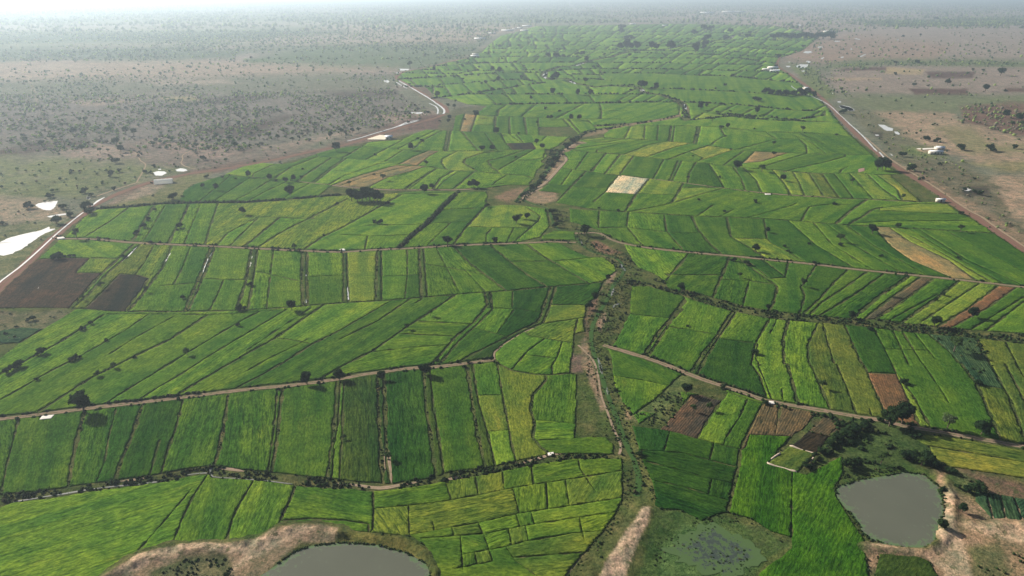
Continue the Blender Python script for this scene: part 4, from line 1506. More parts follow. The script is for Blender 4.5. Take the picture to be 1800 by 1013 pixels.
VALLEY = pts('-90,1090 -90,540 0,500 150,375 230,350 400,312 560,270 640,250 780,225 860,190 775,150 700,140 730,122 820,102 870,75 946,46 1200,44 1400,52 1442,66 1372,102 1368,118 1500,240 1650,345 1800,425 1890,480 1890,1090')
BIG_POND = [tp('C', *p) for p in pts('727,598 745,582 800,568 850,550 905,543 960,537 1010,525 1060,515 1100,520 1150,530 1190,560 1225,590 1238,640 1250,690 1245,720 1222,760 1210,840 1185,868 1150,880 1080,880 990,868 900,842 860,802 830,755 800,712 760,670 740,645')]
LOW_POND = [tp('A', *p) for p in pts('1240,1013 1280,990 1340,945 1400,900 1450,880 1500,866 1560,860 1629,853')] + [tp('B', *p) for p in pts('70,856 180,865 230,882 270,890 320,905 370,935 400,950 420,975 430,1013 440,1080 380,1200 -150,1240 -330,1200 -400,1080')]
BASINS = [BIG_POND, LOW_POND]
BANKS = [([tp('A', *p) for p in pts('500,1040 620,950 800,890 1080,880 1250,850 1340,800 1480,790 1620,810')], 3.0, 1.3),
         ([tp('B', *p) for p in pts('0,820 180,835 330,850 400,905 445,980 460,1080')], 1.6, 0.8),
         ([tp('C', *p) for p in pts('880,880 1000,888 1130,900 1200,880 1260,800 1290,720 1280,640 1255,560 1200,520 1100,500')], 2.0, 1.0),
         ([tp('C', *p) for p in pts('1370,760 1450,780 1560,770 1640,775')], 2.5, 0.9),
         ([tp('B', *p) for p in pts('1440,700 1400,800 1300,920 1180,1060')], 4.0, 1.0)]
GROUND = build_ground()

# ------------------------------------------------------------------ fields as pieces of the ground
def add_fields():
    rest = []
    n = 0
    for f in FIELDS:
        r = field_mesh(f)
        if r is None: continue
        co, F, ang = r
        rv = random.Random(int(f['px'] * 10))
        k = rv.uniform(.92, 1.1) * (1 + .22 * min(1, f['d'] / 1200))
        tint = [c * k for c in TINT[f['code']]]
        ridge = {'R': 1.0, 'm': .8, 'V': .9, 'r': .4, 'B': .25, 'w': .2, 'W': .5}.get(f['code'], 0.0)
        relief = 0.35 if f['code'] in CROP_H and CROP_H[f['code']] < .2 else 1.0
        f['ang'] = ang
        if n < 296:
            N = len(co)
            name = 'rice_field' if f['code'] in 'DdGLlYyOeqp' else 'vegetable_plot' if f['code'] in 'V' else 'fallow_field'
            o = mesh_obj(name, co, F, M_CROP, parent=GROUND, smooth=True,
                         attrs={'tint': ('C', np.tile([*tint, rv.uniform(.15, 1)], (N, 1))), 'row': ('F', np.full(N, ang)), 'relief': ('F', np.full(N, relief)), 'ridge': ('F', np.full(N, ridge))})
            if f['code'] in PART_LABEL: o['label'] = PART_LABEL[f['code']]
            n += 1
        else:
            rest.append((co, F, ang, tint, relief))
    if rest:
        off = 0; cs = []; fs = []; ti = []; ro = []; re = []
        for co, F, ang, tint, relief in rest:
            cs.append(co); fs.append(F + off); off += len(co)
            ti.append(np.tile([*tint, 0.5], (len(co), 1))); ro.append(np.full(len(co), ang)); re.append(np.full(len(co), relief))
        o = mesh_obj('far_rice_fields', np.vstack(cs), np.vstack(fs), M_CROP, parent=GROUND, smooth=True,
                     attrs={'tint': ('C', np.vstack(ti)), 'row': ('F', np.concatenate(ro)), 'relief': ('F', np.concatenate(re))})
        o['kind'] = 'stuff'
add_fields()
# ------------------------------------------------------------------ roads, paths, ditches and water
def smooth_line(g, step=2.5):
    out = []
    n = len(g)
    for i in range(n - 1):
        p0 = g[max(i - 1, 0)]; p1 = g[i]; p2 = g[i + 1]; p3 = g[min(i + 2, n - 1)]
        k = max(2, min(60, int(math.dist(p1, p2) / step)))
        for j in range(k):
            t = j / k
            q = []
            for a, b, c, d in zip(p0, p1, p2, p3):
                q.append(0.5 * (2 * b + (c - a) * t + (2 * a - 5 * b + 4 * c - d) * t * t + (3 * b - a - 3 * c + d) * t ** 3))
            out.append(tuple(q))
    out.append(g[-1])
    return out

def ribbon(name, line, half, z, mat, rough=0.25, kind='structure', label=None, taper=False, cross=7):
    """A strip of ground along a surveyed line with uneven edges."""
    g = smooth_line([at(*p) for p in line])
    n = len(g); rnd = random.Random(int(line[0][0] * 3 + line[0][1]))
    V = []; F = []; A = []
    for i, p in enumerate(g):
        a = g[max(i - 1, 0)]; b = g[min(i + 1, n - 1)]
        dx, dy = b[0] - a[0], b[1] - a[1]; L = math.hypot(dx, dy) or 1
        nx, ny = -dy / L, dx / L
        nz = float(vnoise(np.array([p[0] / 4.0]), np.array([p[1] / 4.0]), 61)[0]) - 0.5
        nz2 = float(vnoise(np.array([p[0] / 4.0]), np.array([p[1] / 4.0]), 67)[0]) - 0.5
        hw = half * ((max(0.0, math.sin(math.pi * i / (n - 1))) ** 0.5 + 0.05) if taper else 1.0)
        for j in range(cross):
            s = j / (cross - 1) * 2 - 1
            w = hw * s + (nz if s < 0 else nz2) * rough * hw * abs(s) * 2
            V.append((p[0] + nx * w, p[1] + ny * w, z + (0.0 if abs(s) < .99 else -0.03)))
            A.append(s)
        if i:
            o = (i - 1) * cross
            for j in range(cross - 1):
                F.append((o + j, o + j + 1, o + cross + j + 1, o + cross + j))
    o = mesh_obj(name, V, [f[::-1] for f in F], mat, smooth=True, attrs={'across': ('F', A), 'edge': ('F', [0.0] * len(V))})
    tag(o, kind=kind, label=label)
    return o

def T(tile, text): return [tp(tile, *p) for p in pts(text)]

near_track = T('A', '-240,285 0,262 200,240 450,208 700,180 1000,143 1200,120 1430,97 1629,70') + T('E', '110,985 230,970 330,955 560,938 700,920 805,908')
mid_track = T('D', '325,270 500,272 700,290 900,300 1100,308 1330,320 1600,333 1798,340') + T('E', '150,330 400,318 600,305 870,295 1000,290 1100,285 1235,290')
east_track = T('E', '1380,830 1480,860 1600,895 1700,930 1798,970') + T('C', '100,75 200,108 300,140 400,175 560,205 700,228 850,255 950,268 1050,295 1200,320 1400,355 1629,395 1950,452')
third_track = T('E', '1360,240 1450,285 1600,315 1798,337') + T('F', '250,360 450,380 700,405 900,430 1200,460 1500,490 1798,525 2060,550')
ribbon('dirt_track', near_track, 1.35, 0.07, M_TRACK)
ribbon('dirt_track', mid_track, 1.5, 0.07, M_TRACK)
ribbon('dirt_track', east_track, 1.5, 0.07, M_TRACK)
ribbon('dirt_track', third_track, 1.4, 0.07, M_TRACK)
ribbon('dirt_track', T('G2', '790,630 1050,657 1300,682 1500,692 1800,692') + T('G3', '200,692 450,692 620,684'), 1.8, 0.07, M_TRACK)
ribbon('dirt_track', T('G4', '420,603 700,640 1000,680 1300,715 1600,740 1802,748') + T('G5', '300,762 560,773 990,792'), 1.3, 0.07, M_TRACK)
# the two canal roads that bound the valley
left_road = T('D', '-200,760 0,525 90,445 240,300 330,222 440,138 500,92 600,42') + T('G1', '1000,698 1200,632 1500,565') + T('G2', '0,556 225,522 600,455 900,388 1150,338 1400,262 1650,185') + T('G3', '150,165 300,122 375,92') 
ribbon('canal_road', left_road, 3.2, 0.09, M_ROAD)
ribbon('canal_road', T('H1', '835,805 812,755 700,685 560,600 465,550 440,515 500,480 700,440 850,400 1000,368'), 4.0, 0.09, M_ROAD)
right_road = T('H3', '255,290 240,345 330,405 480,515 600,628') + T('G5', '340,118 500,278 640,400 700,450 850,550 1000,640 1150,740 1300,845 1430,915') + T('F', '1600,195 1798,330 2060,500')
ribbon('canal_road', right_road, 3.4, 0.09, M_ROAD)
ribbon('bank_path', [(x + 9, y - 1) for x, y in right_road[6:]], 1.0, 0.10, M_PATH)
ribbon('bank_path', T('G1', '1100,630 900,695 760,745') , 1.0, 0.06, M_PATH)
ribbon('footpath', T('G1', '740,320 960,380 1060,395 1090,420 1110,460 1150,490 1140,530 1100,600 1080,635'), 0.7, 0.05, M_PATH)
ribbon('footpath', T('G1', '1540,370 1450,415 1445,450 1435,485 1490,515 1560,530'), 0.7, 0.05, M_PATH)
ribbon('footpath', T('E', '1130,232 1230,240 1330,238 1370,245'), 0.9, 0.06, M_PATH)
ribbon('footpath', T('E', '808,905 806,870 850,832 950,770 1030,735'), 0.55, 0.06, M_PATH)
ribbon('footpath', T('E', '952,68 1000,30 1060,0'), 1.0, 0.06, M_PATH)
ribbon('footpath', T('G3', '980,778 1040,700 1130,660 1200,600 1290,500 1325,470 1320,430 1280,410 1330,370 1420,322 1490,322'), 1.6, 0.06, M_PATH)
ribbon('footpath', T('B', '1130,-90 1200,-20 1225,60 1240,150 1270,230 1300,310 1335,390 1325,432'), 0.5, 0.06, M_PATH)
ribbon('footpath', T('B', '-30,568 80,580 185,592 300,575 380,560'), 0.8, 0.07, M_PATH, taper=True)
ribbon('footpath', T('B', '495,552 560,543 610,535'), 0.9, 0.07, M_PATH, taper=True)
ribbon('footpath', T('B', '820,485 900,463 1000,432 1050,430'), 0.8, 0.07, M_PATH, taper=True)
ribbon('footpath', T('A', '1030,498 1100,503 1170,514'), 0.7, 0.07, M_PATH, taper=True)
ribbon('footpath', T('A', '570,560 640,552 700,545'), 0.6, 0.07, M_PATH, taper=True)
ribbon('footpath', T('B', '225,330 232,400 228,450 240,570'), 0.55, 0.07, M_PATH, taper=True, rough=0.5)
ribbon('footpath', T('B', '205,385 208,470 215,570'), 0.25, 0.07, M_PATH, rough=0.5)

# canals and ditches that hold water
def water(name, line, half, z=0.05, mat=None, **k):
    return ribbon(name, line, half, z, mat or M_GLARE_WATER, **k)
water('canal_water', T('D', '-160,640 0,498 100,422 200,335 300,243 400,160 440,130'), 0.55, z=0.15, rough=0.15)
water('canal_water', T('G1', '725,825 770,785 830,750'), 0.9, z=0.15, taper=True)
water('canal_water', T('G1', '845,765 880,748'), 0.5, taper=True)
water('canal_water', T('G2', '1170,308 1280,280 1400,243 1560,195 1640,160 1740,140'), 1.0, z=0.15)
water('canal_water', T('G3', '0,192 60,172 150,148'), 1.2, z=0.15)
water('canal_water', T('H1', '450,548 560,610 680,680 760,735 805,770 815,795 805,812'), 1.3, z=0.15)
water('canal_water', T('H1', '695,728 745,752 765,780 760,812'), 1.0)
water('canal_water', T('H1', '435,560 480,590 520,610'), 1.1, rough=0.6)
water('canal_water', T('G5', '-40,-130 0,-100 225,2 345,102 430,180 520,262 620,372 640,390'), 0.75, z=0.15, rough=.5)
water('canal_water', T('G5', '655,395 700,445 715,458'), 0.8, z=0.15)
water('ditch_water', T('A', '62,658 200,636 350,612 480,592 560,582 640,575 760,562'), 0.36, rough=0.8, mat=M_DITCH)
water('ditch_water', T('A', '880,532 940,522 1005,522 1015,538 1100,545 1250,556 1400,572'), 0.22, rough=0.8, mat=M_DITCH)
water('ditch_water', T('A', '1000,515 1010,490'), 0.4, rough=0.6, mat=M_DITCH)
for txt in ('722,312 690,345 655,380 635,405', '912,325 890,360 872,390', '1120,335 1092,385 1075,430 1068,450', '1335,345 1322,400 1318,460 1300,495'):
    water('ditch_water', T('D', txt), 0.34, rough=0.8, taper=True)
for txt in ('1607,385 1607,410', '1610,455 1610,470', '1612,590 1612,612', '205,520 200,535'):
    water('ditch_water', T('D', txt), 0.5, taper=True)
water('ditch_water', T('E', '425,345 426,365 430,380'), 0.45, taper=True)
water('ditch_water', T('E', '30,500 35,560 38,590'), 0.25, rough=.6)
water('ditch_water', T('F', '205,515 198,535'), 0.4, taper=True)
water('ditch_water', T('E', '790,325 840,365 905,408'), 0.22, rough=.6)
# the stream: weedy water all along, open reaches here and there
M_STREAM = water_material('stream_water', (0.03, 0.05, 0.03), (0.038, 0.078, 0.022, 1), 0.3, 0.36)
water('stream_water', T('G3', '1480,250 1400,290 1290,370 1230,450 1180,540 1120,620 1000,700 930,790'), 1.3, 0.02, M_STREAM)
water('stream_water', T('E', '950,60 1020,90 1090,115 1115,180 1150,225 1230,250 1265,300 1330,340 1440,370 1488,420 1480,460 1430,520 1400,590 1345,680 1318,760 1320,830 1340,900 1365,980') + T('B', '1237,46 1265,130 1300,220 1330,300 1360,380 1400,470 1420,560 1402,650 1350,760 1270,870 1180,1000 1090,1120'), 1.0, 0.02, M_STREAM)
for tile, txt, hw in (('E', '1472,400 1480,425 1498,440', .8), ('E', '1435,530 1420,575', .5), ('E', '1262,280 1272,310', .5), ('E', '1430,635 1445,618 1480,608', .5),
                      ('E', '1350,895 1365,945 1372,975', .6), ('B', '1230,0 1245,50', .6), ('B', '1268,110 1272,150', .5),
                      ('H2', '25,480 45,485 30,505 36,520 40,535', 3.0), ('H2', '280,433 310,421 340,410', 4.0), ('H2', '232,552 260,565 280,576', 2.5), ('H2', '800,618 815,635', 3.0),
                      ('H2', '1140,735 1146,760 1132,790 1140,810 1130,838', 2.0), ('H2', '1515,208 1530,190', 5.0), ('G3', '1185,545 1190,560', .8), ('G3', '1105,640 1125,655', .6)):
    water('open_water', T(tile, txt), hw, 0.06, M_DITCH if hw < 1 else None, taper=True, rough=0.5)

POOLS = []
def pond(name, poly_px, z=0.05, mat=None, wob=0.03, depth_attr=True):
    g = [at(*p) for p in poly_px]
    if area(g) < 0: g = g[::-1]
    cx = sum(p[0] for p in g) / len(g); cy = sum(p[1] for p in g) / len(g)
    size = math.sqrt(abs(area(g)))
    ring = []
    n = len(g)
    for i in range(n):
        a, b = g[i], g[(i + 1) % n]
        k = max(1, int(math.dist(a, b) / max(0.8, size * 0.05)))
        for j in range(k):
            t = j / k
            x, y = a[0] + (b[0] - a[0]) * t, a[1] + (b[1] - a[1]) * t
            s = 1 + wob * (2 * float(fbm(np.array([x / size * 14]), np.array([y / size * 14]), 13, 4)[0]) - 1)
            ring.append((cx + (x - cx) * s, cy + (y - cy) * s))
    V = [(cx, cy, z)]; F = []; A = [0.0]
    m = len(ring); fr = (0.35, 0.6, 0.78, 0.9, 0.97, 1.0)
    for q in fr:
        for x, y in ring:
            V.append((cx + (x - cx) * q, cy + (y - cy) * q, z)); A.append(max(0, (q - 0.6) / 0.4) ** 2)
    for i in range(m): F.append((0, 1 + i, 1 + (i + 1) % m))
    for r in range(len(fr) - 1):
        for i in range(m):
            a = 1 + r * m + i; b = 1 + r * m + (i + 1) % m
            F.append((a, a + m, b + m, b))
    o = mesh_obj(name, V, F, mat or M_GLARE_WATER, attrs={'edge': ('F', A), 'across': ('F', [0.0] * len(V))})
    return tag(o, kind='structure')
pond('pond_water', BIG_POND, 0.06, M_POND, 0.015)
pond('pond_water', LOW_POND, 0.06, M_POND, 0.02)
for tile, txt in (
        ('D', '-300,300 -100,300 0,288 60,260 150,240 215,225 250,210 292,220 240,240 205,262 160,292 125,318 80,338 55,350 20,357 0,358 -300,372'),
        ('D', '185,92 205,82 240,75 305,70 290,100 280,112 262,120 230,117 200,104'),
        ('D', '248,152 300,142 350,135 352,142 300,150 262,158'), ('D', '455,50 475,48 472,62 458,60'),
        ('G1', '1213,555 1250,545 1300,548 1322,560 1300,570 1285,580 1230,580'), ('G1', '1250,528 1275,526 1272,534 1252,535'),
        ('G1', '1388,532 1430,522 1470,528 1485,540 1450,548 1400,546'), ('G1', '685,748 710,746 715,764 688,766'),
        ('H1', '455,455 540,456 530,466 460,470'), ('H1', '435,486 480,482 475,492 437,496'), ('H1', '332,545 360,543 382,554 370,565 340,560'),
        ('H1', '530,796 560,800 640,798 650,806 600,812 540,805'),
        ('G3', '880,512 895,496 920,488 960,486 935,496 925,505 930,518 905,528 885,522'), ('E', '505,590 530,586 545,590 535,598 512,598'),
        ('G5', '328,22 370,28 410,36 458,55 455,68 420,68 385,52 345,42'), ('G5', '645,176 700,180 725,196 765,208 760,225 715,226 690,214'),
        ('G5', '772,232 800,232 820,250 808,258 785,250'), ('G5', '622,256 650,256 652,264 628,266'), ('G5', '735,402 765,420 755,424'), ('G5', '1310,684 1350,680 1385,692 1360,702 1325,698'),
        ('H3', '402,262 415,252 450,252 462,260 430,268'), ('H3', '345,352 380,336 440,336 446,344 410,358 370,356'), ('H3', '488,224 520,222 530,228 500,232'),
        ('H3', '418,318 430,313 455,320 440,328'), ('H3', '290,346 320,345 322,352 300,354'), ('H3', '390,375 415,375 412,383 395,382'), ('H3', '302,320 324,320 322,326'),
        ('H3', '620,593 660,597 700,605 728,628 700,632 650,615'), ('H3', '618,570 642,570 640,578 622,578'), ('H3', '578,515 592,516 590,523'),
        ('H3', '360,83 398,85 390,92 365,90'), ('H3', '600,188 635,188 632,193 602,193'), ('H3', '512,300 530,290 538,292 520,304'), ('H3', '640,290 660,286 658,294 642,296'),
        ('H3', '700,240 712,232 708,246'), ('H3', '760,285 800,270 800,274 765,292'), ('H3', '990,182 1008,172 1004,184'), ('H3', '730,170 765,178 760,182 728,175')):
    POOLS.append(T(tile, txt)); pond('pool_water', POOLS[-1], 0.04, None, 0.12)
pond('marsh_water', T('C', '60,780 130,752 190,775 260,815 330,865 380,910 365,955 310,1000 240,1040 160,1010 60,985 -30,930 -80,880 -20,825'), 0.05, M_MARSH, 0.3)
# ------------------------------------------------------------------ weeds and brush on bunds and banks
M_WEED = NT('bund_weeds')
_pos = M_WEED.n('NewGeometry').outputs['Position']
_tint = M_WEED.attr('tint').outputs['Color']
_n = M_WEED.noise(_pos, 3.0, 4, 0.7)
_c = M_WEED.mix(M_WEED.ramp(_n, [(0.3, (0, 0, 0)), (0.7, (1, 1, 1))]), M_WEED.mix(1.0, _tint, (0.6, 0.65, 0.6, 1), 'MULTIPLY'), M_WEED.mix(1.0, _tint, (1.4, 1.35, 1.2, 1), 'MULTIPLY'))
_b = M_WEED.bsdf(_c, 0.9, 0.1, M_WEED.bump(_n, 1.0, 0.4))
_tr = M_WEED.n('BsdfTranslucent', Color=_c)
_mx = M_WEED.n('MixShader', Fac=0.48)
M_WEED.l(_b.outputs[0], _mx.inputs[1]); M_WEED.l(_tr.outputs[0], _mx.inputs[2]); M_WEED.l(_mx.outputs[0], M_WEED.out.inputs[0])
M_WEED = M_WEED.m

def clumps(name, P, size, hgt, tints, parent=None, kind='stuff', k=6, levels=2, z0=-0.05, trunk=0.0):
    """Many irregular leafy clumps as one mesh. P: Nx2, size/hgt: N, tints: Nx3"""
    N = len(P)
    if N == 0: return None
    ang = np.linspace(0, 2 * np.pi, k, endpoint=False)
    prof = [(0.55, 0.0), (1.0, 0.38), (0.62, 0.8)] if levels == 2 else [(0.85, 0.0), (0.8, 0.5)]
    verts = []
    for r, h in prof:
        jr = RNG.uniform(0.6, 1.3, (N, k)); ja = RNG.uniform(-.25, .25, (N, k)); jh = RNG.uniform(-.14, .14, (N, k)) if h > 0 else np.zeros((N, k))
        x = P[:, None, 0] + np.cos(ang + ja) * r * jr * size[:, None] * 0.5
        y = P[:, None, 1] + np.sin(ang + ja) * r * jr * size[:, None] * 0.5
        z = z0 + trunk * hgt[:, None] + (h + jh) * hgt[:, None] * (1 - trunk)
        verts.append(np.stack([x, y, z], -1))
    top = np.stack([P[:, 0] + RNG.uniform(-.2, .2, N) * size * .5, P[:, 1] + RNG.uniform(-.2, .2, N) * size * .5, z0 + hgt], -1)[:, None, :]
    V = np.concatenate(verts + [top], 1)
    nv = V.shape[1]
    f = []
    for l in range(len(prof) - 1):
        for j in range(k):
            a, b = l * k + j, l * k + (j + 1) % k
            f += [(a, b, b + k), (a, b + k, a + k)]
    l = (len(prof) - 1) * k
    for j in range(k): f.append((l + j, l + (j + 1) % k, nv - 1))
    f = np.array(f)
    F = (f[None] + (np.arange(N) * nv)[:, None, None]).reshape(-1, 3)
    T_ = np.repeat(np.concatenate([tints, np.ones((N, 1))], 1), nv, axis=0)
    o = mesh_obj(name, V.reshape(-1, 3), F, M_WEED, parent=parent, attrs={'tint': ('C', T_)})
    o['kind'] = kind
    return o

def weed_tints(n, dark=0.5):
    pal = np.array([(0.018, 0.040, 0.014), (0.028, 0.062, 0.018), (0.045, 0.085, 0.024), (0.075, 0.095, 0.035), (0.09, 0.085, 0.045)])
    w = np.array([dark, 0.25, 0.2, 0.12, 0.08]); w = w / w.sum()
    return pal[RNG.choice(len(pal), n, p=w)] * RNG.uniform(.8, 1.2, (n, 1))

def bund_weeds():
    P = []; S = []
    dens = {'c': 0.6, 'v': 4.2, 'r': 1.6, 'b': 0.22, 'n': 0.35, 's': 1.2, 'w': 1.9}
    for kind, l in SURVEY_LINES:
        if kind == 'f': continue
        g = [at(*p) for p in l]
        for a, b in zip(g[:-1], g[1:]):
            L = math.dist(a, b); d = math.hypot((a[0] + b[0]) / 2, (a[1] + b[1]) / 2)
            sc = max(1.0, d / 380.0)
            n = RNG.poisson(L * dens[kind] / sc ** 1.3)
            if n == 0 or d > 3300: continue
            t = RNG.uniform(0, 1, n)
            dx, dy = (b[0] - a[0]) / (L + 1e-9), (b[1] - a[1]) / (L + 1e-9)
            hw = HALF[kind]
            off = RNG.normal(0, 1, n) * hw * (0.45 if kind != 'r' else 0)
            if kind == 'r': off = RNG.choice([-1, 1], n, p=[.25, .75]) * RNG.uniform(1.5, 2.3, n)
            x = a[0] + (b[0] - a[0]) * t - dy * off; y = a[1] + (b[1] - a[1]) * t + dx * off
            keep = fbm(x / 11.0, y / 11.0, 91, 3) > {'c': .46, 'v': .25, 'r': .47, 'b': .55, 'n': .42, 's': .4, 'w': .36}[kind]
            x, y = x[keep], y[keep]
            P.append(np.stack([x, y], 1))
            base = {'c': .75, 'v': 1.75, 'r': 1.35, 'b': .55, 'n': .7, 's': 1.8, 'w': 1.9}[kind]
            S.append(RNG.uniform(.6, 1.35, len(x)) * base * sc ** .5)
    P = np.vstack(P); S = np.concatenate(S)
    clumps('bund_weeds', P, S, S * RNG.uniform(.45, .85, len(S)), weed_tints(len(S)), k=5)

def scatter_in(poly_px, per_m2, smin, smax, dark=0.5, thr=0.4, hfac=.7, nscale=6.0):
    g = np.array([at(*p) for p in poly_px])
    lo, hi = g.min(0), g.max(0)
    n = int((hi[0] - lo[0]) * (hi[1] - lo[1]) * per_m2)
    x = RNG.uniform(lo[0], hi[0], n); y = RNG.uniform(lo[1], hi[1], n)
    ok = in_poly(x, y, [tuple(q) for q in g]) & (fbm(x / nscale, y / nscale, 23, 3) > thr)
    x, y = x[ok], y[ok]
    s = RNG.uniform(smin, smax, len(x))
    return np.stack([x, y], 1), s, s * hfac * RNG.uniform(.7, 1.2, len(x)), weed_tints(len(x), dark)

def shore(poly_px, per_m=3.2):
    g = [at(*p) for p in poly_px]
    cx = sum(p[0] for p in g) / len(g); cy = sum(p[1] for p in g) / len(g)
    out = []
    for a, b in zip(g, g[1:] + g[:1]):
        for _ in range(int(math.dist(a, b) * per_m)):
            t = RNG.uniform(); k = 1 + RNG.normal(0.004, .012)
            x, y = a[0] + (b[0] - a[0]) * t, a[1] + (b[1] - a[1]) * t
            if hnoise(x / 3.5, y / 3.5) > .38: out.append((cx + (x - cx) * k, cy + (y - cy) * k))
    return np.array(out)

def merge_scatter(name, parts, **k):
    P = np.vstack([p[0] for p in parts]); S = np.concatenate([p[1] for p in parts]); Hh = np.concatenate([p[2] for p in parts]); Ti = np.vstack([p[3] for p in parts])
    return clumps(name, P, S, Hh, Ti, **k)

bund_weeds()
stream_poly = T('E', '1060,110 1130,110 1190,130 1200,190 1330,235 1300,280 1480,330 1540,390 1600,440 1560,490 1500,500 1530,560 1520,640 1450,760 1400,830 1400,900 1440,1000') + \
    T('B', '1300,60 1340,180 1400,240 1380,300 1420,400 1470,540 1500,640 1480,700 1420,690 1370,770 1280,890 1180,1040 1090,1140 1000,1140 1100,970 1180,880 1250,800 1300,730 1340,650 1345,600 1335,450 1300,360 1260,230 1215,110 1190,20') + \
    T('E', '1290,1000 1300,860 1290,700 1330,600 1380,520 1440,490 1440,430 1350,360 1240,290 1230,240 1120,190')
merge_scatter('stream_bank_brush', [
    scatter_in(stream_poly, 0.75, 0.3, .95, .10, .40, .5, 4.0), scatter_in(stream_poly, 0.05, .9, 1.9, .5, .52),
    scatter_in(T('G3', '1200,380 1300,370 1400,270 1480,250 1430,300 1300,400 1240,500 1160,600 1120,660 980,800 910,800 960,740 1080,640 1150,540 1180,440'), 0.35, .8, 2.2, .35, .42),
    scatter_in(T('F', '-2,535 100,562 300,620 450,650 600,665 850,690 1050,695 1250,725 1500,748 1798,770 2060,800 2060,860 1798,825 1600,800 1400,782 1200,765 1000,738 750,715 600,705 450,690 260,652 60,595 -2,575'), 0.6, 0.5, 1.7, .4, .38),
    scatter_in(T('E', '1500,480 1560,492 1700,525 1798,552 1798,575 1700,545 1620,520 1500,520'), 0.5, 0.7, 2.0, .6, .35),
    scatter_in(T('A', '-260,650 0,622 330,590 700,535 1000,487 1290,518 1629,552 1629,600 1415,580 1000,530 800,560 500,600 60,662 -260,710'), 0.9, .5, 1.5, .55, .42),
    scatter_in(T('B', '0,556 250,572 500,520 830,465 1000,430 1345,430 1345,455 1100,455 760,515 500,560 230,602 0,592'), 0.9, .5, 1.5, .55, .42),
    scatter_in(T('B', '1400,230 1500,170 1560,110 1629,60 1629,200 1560,300 1390,290'), 0.5, .4, 1.2, .3, .5),
])
merge_scatter('hedge_brush', [
    scatter_in(T('C', '640,235 780,255 950,270 960,330 850,330 770,400 700,430 600,500 580,480 700,380 740,300 650,245'), 0.55, 0.8, 2.6, .6, .36),
    scatter_in(T('C', '1030,400 1100,395 1200,430 1220,480 1310,510 1270,530 1180,490 1060,460'), 0.6, 0.8, 2.6, .5, .35),
    scatter_in(T('C', '760,330 950,320 1030,380 1040,440 960,470 800,500 740,430'), 0.35, 0.5, 1.6, .5, .42),
    scatter_in(T('C', '1290,545 1440,560 1450,590 1330,620 1280,600'), 0.5, 0.6, 1.8, .3, .4),
    scatter_in(T('C', '380,170 640,235 660,255 500,225 385,195'), 0.6, 0.5, 1.6, .5, .36),
    scatter_in(T('F', '1300,790 1550,800 1640,860 1560,1000 1480,900 1400,850'), 0.2, 0.5, 1.8, .4, .5),
    scatter_in(T('C', '-30,690 90,760 215,720 330,745 420,810 520,840 510,900 380,980 300,1060 -150,1060 -130,860'), 0.5, 0.3, .8, .1, .52, .4),
    *[(lambda P: (P, np.full(len(P), .7) * RNG.uniform(.5, 1.5, len(P)), np.full(len(P), .45) * RNG.uniform(.6, 1.5, len(P)), weed_tints(len(P), .2)))(shore(q)) for q in (BIG_POND, LOW_POND)],
    scatter_in(T('A', '760,1013 800,960 900,930 1080,930 1160,960 1100,1040 760,1060'), 0.5, 0.35, 1.1, .5, .5),
    scatter_in(T('B', '0,808 180,830 330,850 400,905 440,1000 470,1000 430,900 380,845 250,820 130,806'), 1.2, 0.35, 1.0, .2, .35),
    scatter_in(T('C', '700,560 760,520 1000,490 1090,505 960,530 760,572 715,598'), 0.9, 0.35, 1.0, .2, .4),
    scatter_in(T('C', '1390,840 1560,830 1640,900 1629,1060 1400,1060'), 0.3, 0.35, 1.3, .4, .52),
    scatter_in(T('C', '1215,600 1270,600 1275,660 1250,680'), 1.2, 0.5, 1.2, .2, .3),
])

